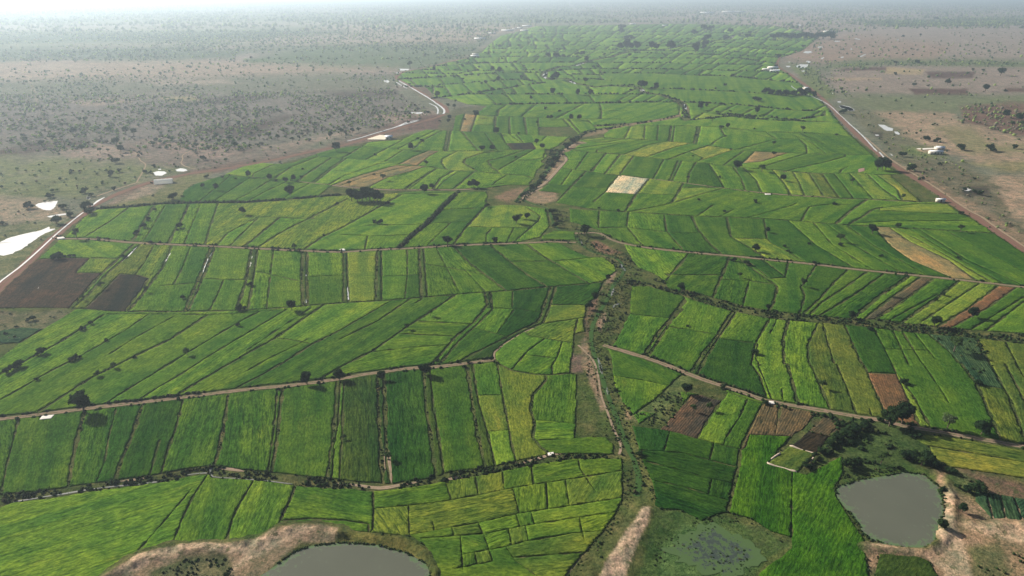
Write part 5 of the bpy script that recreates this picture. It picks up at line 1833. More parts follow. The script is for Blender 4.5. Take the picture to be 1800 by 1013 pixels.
# ------------------------------------------------------------------ savanna bush beyond the valley
def savanna():
    out = []
    zones = [  # photo polygon, bushes per square metre, width range, tint mix
        ('-600,172 690,160 765,200 700,218 560,245 400,268 250,262 -600,290', .0105, 2.6, 6.2, 0),
        ('-600,285 250,262 400,268 560,245 640,232 560,262 400,298 330,300 200,335 -600,372', .0035, 1.6, 5.0, 1),
        ('-600,140 700,128 700,160 -600,172', .0030, 2.5, 6.5, 1),
        ('-600,108 700,104 840,96 740,125 700,128 -600,140', .0010, 4, 9, 1),
        ('-600,62 880,52 850,80 820,100 700,106 -600,110', .0014, 5, 11, 1),
        ('-600,3 1000,3.5 1000,16 1100,40 940,46 880,55 -600,62', .00028, 10, 26, 1),
        ('1000,3.5 2400,2.5 2400,48 1560,52 1440,62 1380,50 1200,42 1040,40', .00022, 9, 24, 1),
        ('1440,62 2400,48 2400,110 1500,110 1400,105', .00025, 5, 11, 1),
        ('1385,108 2400,104 2400,124 1560,116 1480,128 1500,180 1440,160', .0035, 3, 7, 1),
        ('1480,124 2400,124 2400,185 1480,190', .0004, 4, 8, 1),
        ('1690,185 2400,180 2400,236 1780,240 1690,215', .0045, 3, 7, 0),
        ('1480,188 1560,200 1650,270 1700,300 1800,400 2200,520 1850,470 1640,340 1560,270', .006, 1.3, 4.0, 1),
        ('1530,195 2300,240 2300,460 1850,420 1700,310 1600,240', .0006, 2, 5, 1),
        ('1500,36 2400,26 2400,42 1560,48', .0022, 7, 16, 1),
        ('-80,545 130,548 60,600 -80,640', .02, .8, 2.2, 1),
        ('0,360 130,345 140,375 20,480 -200,640 -200,360', .008, 1, 3, 1),
    ]
    for txt, dens, smin, smax, mode in zones:
        g = np.array([at(*p) for p in pts(txt)])
        lo, hi = g.min(0), g.max(0)
        n = min(600000, int((hi[0] - lo[0]) * (hi[1] - lo[1]) * dens * 2.3))
        x = RNG.uniform(lo[0], hi[0], n); y = RNG.uniform(lo[1], hi[1], n)
        ok = in_poly(x, y, [tuple(q) for q in g])
        x, y = x[ok], y[ok]
        wet = np.zeros(len(x), bool)
        for q in POOLS:
            gq = [at(*p) for p in q]; a = np.array(gq); lo2, hi2 = a.min(0) - 2, a.max(0) + 2
            b = (x > lo2[0]) & (x < hi2[0]) & (y > lo2[1]) & (y < hi2[1])
            if b.any(): wet[b] |= in_poly(x[b], y[b], gq)
        x, y = x[~wet], y[~wet]
        sc = 60.0 if smax < 9 else 320.0
        ok = fbm(x / sc, y / sc, 43, 4) > RNG.uniform(.25, .62, len(x))
        x, y = x[ok], y[ok]
        s = (smin + (smax - smin) * RNG.uniform(0, 1, len(x)) ** 2.6) * .8
        pal = np.array([(0.13, 0.165, 0.052), (0.10, 0.125, 0.055), (0.060, 0.085, 0.040), (0.10, 0.088, 0.072), (0.034, 0.055, 0.028)])
        w = [.30, .24, .14, .27, .05] if mode == 0 else [.12, .22, .24, .12, .30]
        ti = pal[RNG.choice(5, len(x), p=w)] * RNG.uniform(1.5, 2.6, (len(x), 1))
        out.append((np.stack([x, y], 1), s, s * RNG.uniform(.6, 1.0, len(x)), ti))
    print('savanna', sum(len(o[0]) for o in out))
    P = np.vstack([p[0] for p in out]); S = np.concatenate([p[1] for p in out]); Hh = np.concatenate([p[2] for p in out]); Ti = np.vstack([p[3] for p in out])
    nr = np.hypot(P[:, 0], P[:, 1]) < 1150
    clumps('savanna_bush', P[nr], S[nr], Hh[nr], Ti[nr], k=6, trunk=0.18)
    clumps('distant_savanna_bush', P[~nr], S[~nr] * 1.12, Hh[~nr], Ti[~nr], k=4, levels=1, trunk=0.1)
savanna()
def build_haze():
    t = NT('haze')
    v = t.n('VolumePrincipled')
    v.inputs['Color'].default_value = (0.70, 0.86, 1.0, 1)
    v.inputs['Density'].default_value = 0.00016
    v.inputs['Anisotropy'].default_value = 0.42
    t.l(v.outputs[0], t.out.inputs['Volume'])
    X, Y0, Y1, Z0, Z1 = 70000.0, -21000.0, 75000.0, -1.6, 156.0
    V = [(x, y, z) for z in (Z0, Z1) for y in (Y0, Y1) for x in (-X, X)]
    F = [(0, 2, 3, 1), (4, 5, 7, 6), (0, 1, 5, 4), (2, 6, 7, 3), (0, 4, 6, 2), (1, 3, 7, 5)]
    o = mesh_obj('haze', V, F, t.m)
    tag(o, kind='stuff')
build_haze()
# ------------------------------------------------------------------ trees and bushes one can tell apart
M_MANGO = foliage_material('dense_dark_foliage', (0.008, 0.019, 0.009), (0.024, 0.046, 0.017), 0.10)
M_LOOSE = foliage_material('loose_green_foliage', (0.022, 0.044, 0.016), (0.060, 0.100, 0.030), 0.22)
M_PALE = foliage_material('pale_grey_green_foliage', (0.050, 0.075, 0.035), (0.12, 0.16, 0.07), 0.25)
M_BARK = plain_material('bark', (0.10, 0.075, 0.055), 0.95, 3.0, 0.3, 0.6)

def tube(V, F, a, b, r0, r1, k=6):
    a = Vector(a); b = Vector(b); d = (b - a).normalized()
    u = d.orthogonal().normalized(); w = d.cross(u)
    o = len(V)
    for p, r in ((a, r0), (b, r1)):
        for i in range(k):
            t = 2 * math.pi * i / k
            V.append(tuple(p + (u * math.cos(t) + w * math.sin(t)) * r))
    for i in range(k): F.append((o + i, o + (i + 1) % k, o + k + (i + 1) % k, o + k + i))
    F.append(tuple(o + k + i for i in range(k)))

def tree_meshes(kind, seed):
    """Trunk and crown for a tree whose crown is one unit wide."""
    rnd = random.Random(seed)
    rg = np.random.default_rng(seed)
    V = []; F = []
    if kind == 'm': top, base, nl, fl, rl = 1.04, 0.12, 18, 1900, 0.22
    elif kind == 'l': top, base, nl, fl, rl = 1.05, 0.34, 12, 900, 0.17
    else: top, base, nl, fl, rl = 0.62, 0.02, 9, 750, 0.22
    lobes = []
    for i in range(nl):
        a = 2 * math.pi * (i / nl) + rnd.uniform(-.5, .5); rr = rnd.uniform(.05, .33 if kind != 's' else .36)
        z = base + (top - base) * (rnd.uniform(.30, .80) + .1 * (1 - rr / .34))
        q = rl * rnd.uniform(.7, 1.2)
        z = min(z, top - q * .7)
        z = max(z, base + q * .5)
        lobes.append((rr * math.cos(a), rr * math.sin(a), z, q))
    # limbs
    ht = base + 0.18
    if kind != 's':
        lean = (rnd.uniform(-.03, .03), rnd.uniform(-.03, .03))
        tube(V, F, (0, 0, -.04), (lean[0], lean[1], ht * .7), .040, .030, 7)
        for l in lobes[:7]:
            mid = (lean[0] * 1.5 + l[0] * .45, lean[1] * 1.5 + l[1] * .45, ht * .7 + (l[2] - ht * .7) * .55)
            tube(V, F, (lean[0], lean[1], ht * .66), mid, .020, .014, 5)
            tube(V, F, mid, l[:3], .014, .006, 4)
    else:
        for l in lobes[:5]: tube(V, F, (l[0] * .2, l[1] * .2, -.03), l[:3], .02, .007, 4)
    tr = bpy.data.meshes.new('trunk'); tr.from_pydata(V, [], F); tr.materials.append(M_BARK)
    # crown: leaf sized faces through and on the lobes
    CV = []; CF = []
    w = np.array([l[3] ** 2 for l in lobes]); w /= w.sum()
    L = np.array(lobes)[rg.choice(nl, fl, p=w)]
    d = rg.normal(size=(fl, 3)); d /= np.linalg.norm(d, axis=1)[:, None]
    rad = L[:, 3] * (rg.uniform(.35, 1.0, fl) ** .45) * rg.uniform(.85, 1.12, fl)
    c = L[:, :3] + d * rad[:, None] * np.array([1, 1, .8])
    c[:, 2] = np.maximum(c[:, 2], base * .8 + .01)
    s = rg.uniform(.026, .06, fl) * (1.0 if kind != 'l' else .9)
    nrm = d + rg.normal(size=(fl, 3)) * .55 + np.array([0, 0, .25]); nrm /= np.linalg.norm(nrm, axis=1)[:, None]
    u = np.cross(nrm, rg.normal(size=(fl, 3))); u /= np.linalg.norm(u, axis=1)[:, None]
    v = np.cross(nrm, u)
    quad = np.stack([c + (u * 1.0) * s[:, None], c + v * .62 * s[:, None], c - u * s[:, None], c - v * .62 * s[:, None]], 1)
    CV = quad.reshape(-1, 3).tolist(); CF = (np.arange(fl * 4).reshape(-1, 4)).tolist()
    # dark inner mass so that the sky does not show through the whole crown
    for l in lobes:
        if rnd.random() < (.95 if kind != 'l' else .55):
            o = len(CV); q = l[3] * .72; k = 6
            for j, zz in enumerate((-.6, .1, .7)):
                r = q * (1 - zz * zz) ** .5
                for i in range(k):
                    a = 2 * math.pi * i / k + j * .5
                    rj = r * rnd.uniform(.8, 1.15)
                    CV.append((l[0] + rj * math.cos(a), l[1] + rj * math.sin(a), l[2] + zz * q * .8))
            CV.append((l[0], l[1], l[2] + q * .8)); CV.append((l[0], l[1], l[2] - q * .75))
            for j in range(2):
                for i in range(k): CF.append((o + j * k + i, o + j * k + (i + 1) % k, o + (j + 1) * k + (i + 1) % k, o + (j + 1) * k + i))
            for i in range(k):
                CF.append((o + 2 * k + i, o + 2 * k + (i + 1) % k, o + 3 * k)); CF.append((o + (i + 1) % k, o + i, o + 3 * k + 1))
    cr = bpy.data.meshes.new('crown'); cr.from_pydata(CV, [], CF)
    cr.materials.append({'m': M_MANGO, 'l': M_LOOSE, 's': M_MANGO, 'p': M_PALE}[kind if kind in 'mls' else 'p'])
    return tr, cr

VARIANT = {k: [tree_meshes(k, 100 * i + ord(k)) for i in range(n)] for k, n in (('m', 5), ('l', 4), ('s', 4))}
_pt, _pc = tree_meshes('l', 991); _pc.materials.clear(); _pc.materials.append(M_PALE)
VARIANT['p'] = [(_pt, _pc)]

# tile, kind, then x,y,crown width (all in tile units)
TREES = '''
A m 400,212,78 1465,85,50 1620,65,48
A l 470,50,22
A s 385,310,15 175,75,18 1085,1008,26 1330,120,20
B m 190,66,42 400,42,58
B l 225,450,36 10,355,26
B s 175,110,22 540,530,22 490,550,30 1420,430,35 1310,122,22
C m 985,280,72 1045,268,80 1335,700,36 1235,780,36 15,135,45 1422,325,60
C p 1262,300,52
C l 662,110,35 50,220,32 125,215,34 945,465,46 1135,480,36
C s 1055,85,40 1408,93,30 190,110,28 395,185,34 740,360,50 780,340,55 820,320,52 860,300,50 800,375,40 705,385,40 660,420,36 590,490,40 790,480,60 830,475,50 1070,440,56 1110,445,66 1160,455,66 1200,480,50 1290,515,32 1260,505,30 1360,605,36 1400,592,60 1310,585,26 1080,330,40 1120,340,40 1240,600,30 870,285,44
D m 1280,135,34 1537,638,46 1530,35,46 1140,8,28
D l 408,262,40 1708,262,22 535,525,32 437,588,24 985,875,32 512,992,26 600,945,28 1553,325,30 770,545,30
D s 292,370,44 312,368,40 815,118,18 783,168,28 757,205,34 718,240,28 975,135,18 948,205,34 935,222,18 795,288,22 1490,60,16 340,362,20 368,362,20 390,358,20 655,365,26 965,580,26 1265,635,54 1320,510,34 480,715,22 433,745,32 215,870,42 105,935,40 75,950,34 40,970,34 400,895,40 375,910,28 708,895,20 1253,725,24 1265,895,16 175,690,26 148,700,20 90,735,16 28,770,18 470,135,36 150,100,42 330,105,32 300,180,46 370,145,36 12,190,26 480,40,22 445,20,36 262,45,38 560,805,20
E m 85,68,50 130,52,60 172,68,54 205,66,40 55,60,54 110,62,50 150,60,60 190,62,52 438,22,42 1283,240,52 810,290,34 1405,480,26 1335,588,40 1305,632,40 790,908,28 560,292,50 1790,540,42 978,162,34 920,182,40
E l 470,670,34 345,740,30 945,160,24 760,105,22
E s 245,80,28 175,180,26 205,185,34 170,855,18 670,915,30 508,910,24 650,940,26 1655,485,22 1693,495,26 1355,108,16 1460,122,18 1748,322,20 1110,130,36 1130,165,40 1125,200,36
F m 445,232,26 384,330,34 998,235,42 888,680,36 1523,675,46 1325,725,46 450,635,26
F l 828,280,36 632,515,36 1070,560,38 1428,850,66 1463,228,28 300,470,28 1158,60,26
F s 535,310,20 553,335,20 665,298,18 1045,360,20 1133,203,28 797,85,26 383,75,24 85,65,18 220,125,18 268,382,30 340,400,36 692,395,22 1367,562,24 1330,590,18 987,745,34 1450,370,18 380,870,36 1465,138,24 25,730,18 830,300,28
G1 m 585,245,38 960,385,46 1605,670,34 1715,690,42 885,580,40
G1 l 930,350,60 1448,340,32 1720,350,26 1555,355,36 1650,370,30 1740,322,36 1700,300,36 1240,320,44 1215,345,42 795,395,32 855,390,24 650,380,42 340,350,38 1345,295,30 1260,160,56 680,150,34 495,200,36 770,690,24 1060,260,50 1000,250,46 870,240,36 420,300,36 200,310,36
G1 s 668,830,60 700,815,60 712,862,50 188,265,30 1100,395,26 1120,410,22 225,820,62 495,830,52 395,740,60 670,700,58 720,735,30 900,690,30 945,545,32 1220,508,32 1150,550,40 565,545,32 1200,640,20 1635,590,36 1760,595,24 1370,755,70 1445,745,24 1212,740,20 920,470,56 1610,445,42
G2 m 30,670,34 140,690,42 392,585,44 558,605,46 685,627,42 750,615,42 725,728,64 1085,375,64 1675,372,50 1775,710,56 1040,275,36 1215,235,34
G2 l 1455,610,42 1190,655,36 1265,230,38 1420,215,34 1655,170,28 1745,145,28 1125,245,40 550,275,42 480,285,36 240,305,42 285,360,50 625,295,40 665,240,32 140,280,36 165,320,36 405,365,34 740,310,36 80,385,30 570,370,26 460,350,28
G2 s 185,597,20 290,605,20 610,620,24 812,592,28 820,530,20 662,765,24 1390,415,28 1320,680,26 1385,570,24 1730,290,28 1765,305,32 1090,805,28 1495,795,38 640,475,24 815,255,26 790,280,26 733,165,28 410,250,30 875,300,26 145,350,20
G3 m 205,710,64 265,675,38 565,665,50 595,662,56 625,667,44 97,370,56 662,380,44 742,375,44 615,110,50 775,245,48 397,160,32 405,128,32 1095,325,36 1137,360,42 1365,135,40 1432,135,40 1185,128,28 1210,128,28
G3 l 930,450,28 220,495,40 1100,170,26 1118,215,22
G3 s 152,290,28 185,305,36 952,250,24 527,135,24 330,150,20 1275,70,26 1165,50,28 705,820,36 1305,420,30 1585,835,28 1745,865,26 890,15,26 918,12,20 963,12,20 235,80,26 170,140,26 80,165,26 1240,450,50 1220,500,40 1140,600,50 1330,350,60 1380,310,50 1060,670,46
G4 m 812,52,42 1030,200,32 1105,520,70 1260,85,40 1468,615,44
G4 l 910,145,36 1300,540,54 1620,228,36 1395,335,30 718,605,30
G4 s 863,25,32 980,15,26 1003,18,28 948,80,26 1048,70,20 980,200,36 783,262,24 1012,270,22 1242,210,18 968,595,24 803,770,24 1250,790,36 1397,408,34 1055,372,16 755,425,18 1003,865,22
G5 m 640,525,62 675,520,72 705,525,60 1650,115,44 1755,140,46
G5 l 438,640,36 838,765,30 1780,200,40 1700,190,40
G5 s 298,800,32 1305,880,36 45,225,36 315,260,26 265,78,22 995,605,36 840,420,50 1130,490,32 1110,305,40 1030,295,46 1300,365,60 1535,372,66 1725,360,36 1408,608,24 948,245,20 740,95,18 832,92,16 1410,715,40 1450,725,40 1330,695,30 900,530,60 370,80,50
H1 m 735,465,24 1195,470,28 1250,485,38 1425,533,26 1240,552,32 1195,633,28 760,675,38 1670,550,36 1700,535,48 1500,695,26 1615,770,28 1725,792,30 1340,735,28 1368,735,26
H1 s 665,530,24 790,525,18 815,522,18 555,535,16 895,518,26 920,515,24 985,510,28 1030,505,24 1085,505,26 1200,495,22 960,538,22 1110,570,24 1142,567,24 1205,555,16 1007,650,26 1107,647,20 1385,600,18 1412,735,20 540,580,22 1005,380,22 1250,278,30 1335,278,18 1405,276,24 1610,240,22 1635,355,40 1700,360,50 1760,358,30 1375,405,24 1270,375,16 1445,435,22 1305,440,18 1090,445,20 960,435,22 1580,150,20 1165,330,16
H1 l 845,760,32 895,765,32 905,725,24 685,800,28 625,865,28 600,240,28 700,245,30 545,445,44 1170,290,20
H2 m 95,658,42 295,655,38 395,655,38 802,602,50 825,600,44 915,612,40 355,560,34 125,535,44 95,550,32 365,395,36 630,298,46 675,298,50 715,298,44 765,298,48 880,298,48 920,300,46 1030,298,60 1225,322,52
H2 s 715,625,24 775,572,22 420,440,24 455,440,22 60,350,42 130,358,42 290,340,36 330,340,42 505,345,22 575,355,22 600,298,24 690,250,50 750,252,30 680,215,46 720,215,42 640,160,50 645,135,56 1240,270,56 1300,268,56 1290,290,36 1310,225,66 1215,170,56 1300,145,66 1345,140,50 1465,213,42 1500,165,42 1575,192,22 1640,205,42 1655,175,32 705,352,26 745,318,20 980,345,18 957,378,22 710,720,22 803,650,20 1515,515,28 1460,585,28 1385,612,16 1700,700,40 1725,705,44 1780,640,56
H3 m 1650,400,34 1555,500,28 1315,458,26
H3 s 210,165,42 250,163,46 290,165,46 330,165,46 370,165,46 410,165,46 450,165,50 490,163,50 530,165,50 575,165,56 160,515,46 200,515,46 245,520,50 290,525,56 340,522,50 390,522,54 430,510,44 470,530,36 405,225,22 245,290,28 230,350,20 985,325,22 1035,160,16 1145,150,14 1245,50,24 985,400,20 1105,468,22 1195,472,16 800,500,14 1540,375,16 1475,370,16 1680,505,18 1125,325,28
'''
LANDMARKS = [
    ('P', '147,712', 'beside the nearest dirt track'), ('P', '300,690 780,640', 'along the nearest left dirt track'), ('P', '605,780 690,800', 'on the narrow ditch lanes'),
    ('P', '780,835 880,820', 'on the weedy nearest ditch'), ('P', '1575,745 1620,745', 'at the nearest right track'), ('P', '1470,780', 'in the tangled hedge'),
    ('P', '1600,805 1680,830', 'behind the round pond'), ('P', '1680,900 1655,925', 'on the bare pond bank'), ('P', '1230,700', 'by the square ploughed plot'),
    ('P', '1400,690 1300,665', 'along the right dirt track'), ('P', '1700,720', 'at the edge of long right strips'), ('P', '1680,610', 'among the far right gardens'),
    ('P', '1640,560 1660,575', 'on the brown stubble strip'), ('P', '1490,560 1540,580 1350,545', 'on the overgrown right ditch'), ('P', '1400,480 1560,510', 'among the slanting right rice strips'),
    ('P', '1330,440 1350,410 1480,420', 'in the broad rice fields below the tan strip'), ('P', '1540,410 1690,410', 'along the bund over the tan strip'),
    ('P', '1020,400 1040,410', 'at the stream crossing'), ('P', '1080,490 1045,530', 'on the stream bend'), ('P', '910,385 930,380', 'in the yellow field beside the stream'),
    ('P', '780,430 870,425', 'along the middle dirt track'), ('P', '640,345', 'in the dark round grove'), ('P', '660,385', 'in the field below the grove'),
    ('P', '250,390 320,390', 'on the slanting weedy bunds'), ('P', '427,372 570,340', 'in the field above the middle track'), ('P', '100,450 130,450', 'at the top of the ploughed field'),
    ('P', '180,500 145,527', 'between the two ploughed fields'), ('P', '420,545 440,500', 'on the weedy channel lane'), ('P', '512,540', 'at the lower long ditch'),
    ('P', '30,645 140,570', 'on the first long diagonal bund'), ('P', '65,660 190,600', 'on the second long diagonal bund'), ('P', '170,660 330,620 420,570', 'on the long diagonal bunds'),
    ('P', '30,570 60,560', 'by the blue green vegetable plot'), ('P', '590,565 750,550', 'on the diagonal lane by the lime field'), ('P', '150,360 100,385', 'where the canal road bends'),
    ('P', '50,360 110,350', 'around the white left pools'), ('P', '200,330 260,300', 'on the green left pasture'), ('P', '288,320 320,300', 'near the white tunnel shed'),
    ('P', '350,330 390,335', 'in the pale left margin fields'), ('P', '440,310 540,318', 'along the path above the fields'), ('P', '510,340', 'beside the long overgrown ditch'),
    ('P', '590,263', 'beside the left canal road'), ('P', '720,260 745,247', 'by the pale slanting plots'), ('P', '745,332', 'on the upper track'), ('P', '830,325', 'in the clump above the upper track'),
    ('P', '860,262', 'on the curved field bund'), ('P', '940,250', 'beside the muddy field'), ('P', '960,290 990,250 940,320', 'along the upper stream'),
    ('P', '1295,295 1340,300', 'on the thick hedge bund'), ('P', '1376,315', 'in the lime field below the hedge'), ('P', '1550,295', 'in the grove at the right canal road'),
    ('P', '1230,225 1280,225', 'above the upper stream bend'), ('P', '1410,230', 'among the upper right rice fields'), ('P', '1650,265 1780,260', 'near the long white shed'),
    ('P', '1700,340 1690,300', 'on the dark burnt ground'), ('P', '1770,215', 'on the red brown bush land'), ('P', '1240,185 1330,195', 'behind the purple fallow strip'),
    ('P', '1370,160 1400,160', 'in the long dark grove'), ('P', '1380,66', 'in the farthest grove row'), ('P', '800,135 900,135', 'on the far left bund row'), ('P', '960,140', 'by the white stream bend'),
    ('P', '1010,165', 'on the straight far bund'), ('P', '870,205 1010,210', 'on the bund below the far strips'), ('P', '1130,150', 'by the small white stream reach'), ('P', '1100,85 1160,85', 'in the far middle grove row'),
    ('P', '1100,60', 'in the farthest valley clumps'), ('P', '1240,75 1220,90', 'in the far grove beside the river'), ('P', '790,190', 'beside the sharp canal bend'),
    ('P', '975,98 1020,98', 'in the small far grove'), ('P', '400,240 480,250', 'on the open bush land'), ('P', '600,235 700,220', 'on the dry slope over the canal'), ('P', '250,220', 'in the deep bush land'),
    ('P', '1600,130 1700,150', 'on the dry right plain'), ('P', '930,60 900,80', 'in the far left rice fields'), ('P', '1310,80', 'in the far right rice fields'), ('P', '880,185', 'in the far terraced strips'),
    ('P', '1280,140', 'in the upper middle rice fields'), ('P', '1440,360 1380,350', 'in the wide yellow green field'), ('P', '1220,350', 'by the olive field'), ('P', '1190,380', 'near the pale bare plot'),
]
ORD = ['', 'second', 'third', 'fourth', 'fifth', 'sixth', 'seventh', 'eighth', 'ninth', 'tenth', 'eleventh', 'twelfth', 'thirteenth', 'fourteenth', 'fifteenth', 'sixteenth', 'seventeenth', 'eighteenth', 'nineteenth', 'twentieth']

def place_trees():
    items = []
    for ln in TREES.strip().splitlines():
        tile, kind, rest = ln.split(' ', 2)
        for p in rest.split():
            x, y, w = (float(c) for c in p.split(','))
            x0, y0, s = TILES[tile]
            wp = w / s
            bx, by = x0 + x / s, y0 + (y + 0.22 * w) / s
            gx, gy = at(bx, by)
            # width in metres at the ground distance
            wm = wp * (1.22 if tile in ('H1', 'H2', 'H3') else 1.18) * math.sqrt(gx * gx + gy * gy + CAM_H ** 2) / FPX / math.sqrt(1 + ((bx - 900) / FPX) ** 2 * 0.0)
            if any(abs(o[1] - bx) < 2.5 and abs(o[2] - by) < 2.5 for o in items): continue
            items.append([kind, bx, by, gx, gy, min(wm, 44.0), wp])
    marks = [(T(t, q), ph) for t, q, ph in LANDMARKS]
    for it in items:
        best = min(marks, key=lambda m: float(seg_dist(np.array([it[1]]), np.array([it[2]]) * 1.0, m[0] + [m[0][-1]])[0]))
        it.append(best[1])
    for fam in ('tree', 'bush'):
        sel = sorted((i for i in items if (i[0] == 's') == (fam == 'bush')), key=lambda i: -i[6])
        one, rest = sel[:295], sel[295:]
        groups = {}
        for it in one: groups.setdefault((it[7], it[0]), []).append(it)
        for (ph, kind), lst in groups.items():
            lst.sort(key=lambda i: i[1])
            n = len(lst)
            for k, it in enumerate(lst):
                rnd = random.Random(int(it[1] * 31 + it[2] * 17))
                wm = it[5]
                size = 'large ' if wm > 8.5 else ('' if wm > 5 else 'small ')
                look = {'m': size + 'round dark green tree', 'l': size + 'loose crowned green tree', 'p': 'pale grey green tree', 's': size + 'dark green bush'}[kind]
                if n == 1: tail = ''
                elif k == 0: tail = ', leftmost there'
                elif k == n - 1: tail = ', rightmost there'
                else: tail = f', {ORD[k]} from left' if k < len(ORD) else ', farther right'
                label = f'{look} {ph}{tail}'
                tr, cr = rnd.choice(VARIANT[kind])
                root = empty('tree' if fam == 'tree' else 'bush', (it[3], it[4], -0.05), rnd.uniform(0, 6.28))
                root.scale = (wm, wm, wm * rnd.uniform(.85, 1.1))
                tag(root, label, fam, 'trees among the rice fields' if fam == 'tree' else 'bushes on bunds and banks')
                for nm, me in (('trunk', tr), ('crown', cr)):
                    o = bpy.data.objects.new(nm if fam == 'tree' else ('stems' if nm == 'trunk' else 'foliage'), me)
                    COL.objects.link(o); o.parent = root
        if rest:
            P = np.array([(i[3], i[4]) for i in rest]); S = np.array([i[5] for i in rest])
            clumps('distant_' + fam, P, S, S * .75, weed_tints(len(rest), 3.0), k=7)
    print('trees', sum(1 for i in items if i[0] != 's'), 'bushes', sum(1 for i in items if i[0] == 's'))
place_trees()
# ------------------------------------------------------------------ buildings, slabs and walls
M_WHITE = plain_material('white_sheet', (0.80, 0.80, 0.78), 0.45, 0.8, 0.06, 0.1, 0.4)
M_SHEET = NT('translucent_white_sheet')
_d = M_SHEET.n('BsdfDiffuse', Color=(0.85, 0.85, 0.82, 1)); _t = M_SHEET.n('BsdfTranslucent', Color=(0.9, 0.9, 0.86, 1)); _m = M_SHEET.n('MixShader', Fac=0.55)
M_SHEET.l(_d.outputs[0], _m.inputs[1]); M_SHEET.l(_t.outputs[0], _m.inputs[2]); M_SHEET.l(_m.outputs[0], M_SHEET.out.inputs[0])
M_SHEET = M_SHEET.m
M_METAL = plain_material('galvanised_roof', (0.62, 0.64, 0.66), 0.4, 0.8, 0.10, 0.1, 0.5)
M_WALL = plain_material('lime_washed_wall', (0.55, 0.50, 0.43), 0.9, 1.5, 0.15, 0.2)
M_DARK = plain_material('dark_opening', (0.03, 0.028, 0.025), 0.9, 1.0, 0.1, 0.0)
M_CONC = plain_material('pale_concrete', (0.62, 0.58, 0.52), 0.9, 1.2, 0.15, 0.2)
M_MUD = plain_material('pale_mud_wall', (0.42, 0.34, 0.26), 0.95, 1.6, 0.2, 0.5)

def box(V, F, x0, x1, y0, y1, z0, z1):
    o = len(V)
    V += [(x, y, z) for z in (z0, z1) for y in (y0, y1) for x in (x0, x1)]
    F += [tuple(o + i for i in f) for f in ((0, 2, 3, 1), (4, 5, 7, 6), (0, 1, 5, 4), (2, 6, 7, 3), (0, 4, 6, 2), (1, 3, 7, 5))]

def part(name, root, builder, mat):
    V = []; F = []
    builder(V, F)
    return mesh_obj(name, V, F, mat, parent=root)

def tunnel_shed(px, length, width, hgt, ang, label):
    """Barrel vaulted shed of white sheet with framed ends."""
    x, y = at(*px)
    r = empty('tunnel_shed', (x, y, 0), ang); tag(r, label, 'shed')
    k = 12
    def vault(V, F):
        for i in range(9):
            xx = -length / 2 + length * i / 8
            for j in range(k + 1):
                a = math.pi * j / k
                rr = 1.0 + (0.012 if i % 2 else -0.012)
                V.append((xx, -math.cos(a) * width / 2 * rr, math.sin(a) ** .8 * hgt * rr))
        for i in range(8):
            for j in range(k):
                o = i * (k + 1) + j
                F.append((o, o + 1, o + k + 2, o + k + 1))
    part('vault', r, vault, M_SHEET)
    for s in (-1, 1):
        def end(V, F):
            xx = s * length / 2 * .995
            V.append((xx, 0, 0))
            for j in range(k + 1):
                a = math.pi * j / k
                V.append((xx, -math.cos(a) * width / 2 * .98, math.sin(a) ** .8 * hgt * .98))
            F.extend([(0, j + 1, j + 2) for j in range(k)])
        e = part('end_wall', r, end, M_WALL)
        part('door', e, lambda V, F: box(V, F, s * length / 2 - .05, s * length / 2 + .05, -.8, .8, 0, 2.0), M_DARK)
    for i in range(3):
        part('rib', r, lambda V, F: [box(V, F, -length / 2 + length * (i + 1) / 4 - .06, -length / 2 + length * (i + 1) / 4 + .06, -width / 2 - .05, -width / 2 + .1, 0, .8)], M_METAL)
    return r

def shed(name, px, length, width, hgt, ang, label, category='shed', roof=None, wall=None, doors=2, gable=True, group=None):
    x, y = at(*px)
    r = empty(name, (x, y, 0), ang); tag(r, label, category, group)
    part('wall', r, lambda V, F: box(V, F, -length / 2, length / 2, -width / 2, width / 2, -.2, hgt), wall or M_WALL)
    ov = .45
    def rf(V, F):
        L, W = length / 2 + ov, width / 2 + ov
        rise = width * .18 if gable else .1
        pr = [(-W, hgt + .02), (0, hgt + .02 + rise), (W, hgt + .02), (W, hgt - .08), (0, hgt - .08 + rise + .03), (-W, hgt - .08)]
        for sx in (-L, L):
            for yy, zz in pr: V.append((sx, yy, zz + .1))
        for i in range(6): F.append((i, (i + 1) % 6, 6 + (i + 1) % 6, 6 + i))
        F.append((5, 4, 3, 2, 1, 0)); F.append((6, 7, 8, 9, 10, 11))
    part('roof', r, rf, roof or M_WHITE)
    for i in range(doors):
        cx = -length / 2 + length * (i + .5) / max(doors, 1)
        if i % 2 == 0: part('door', r, lambda V, F: box(V, F, cx - .5, cx + .5, -width / 2 - .04, -width / 2 + .04, 0, min(2.0, hgt * .8)), M_DARK)
        else: part('window', r, lambda V, F: box(V, F, cx - .6, cx + .6, -width / 2 - .04, -width / 2 + .04, hgt * .35, hgt * .75), M_DARK)
    return r

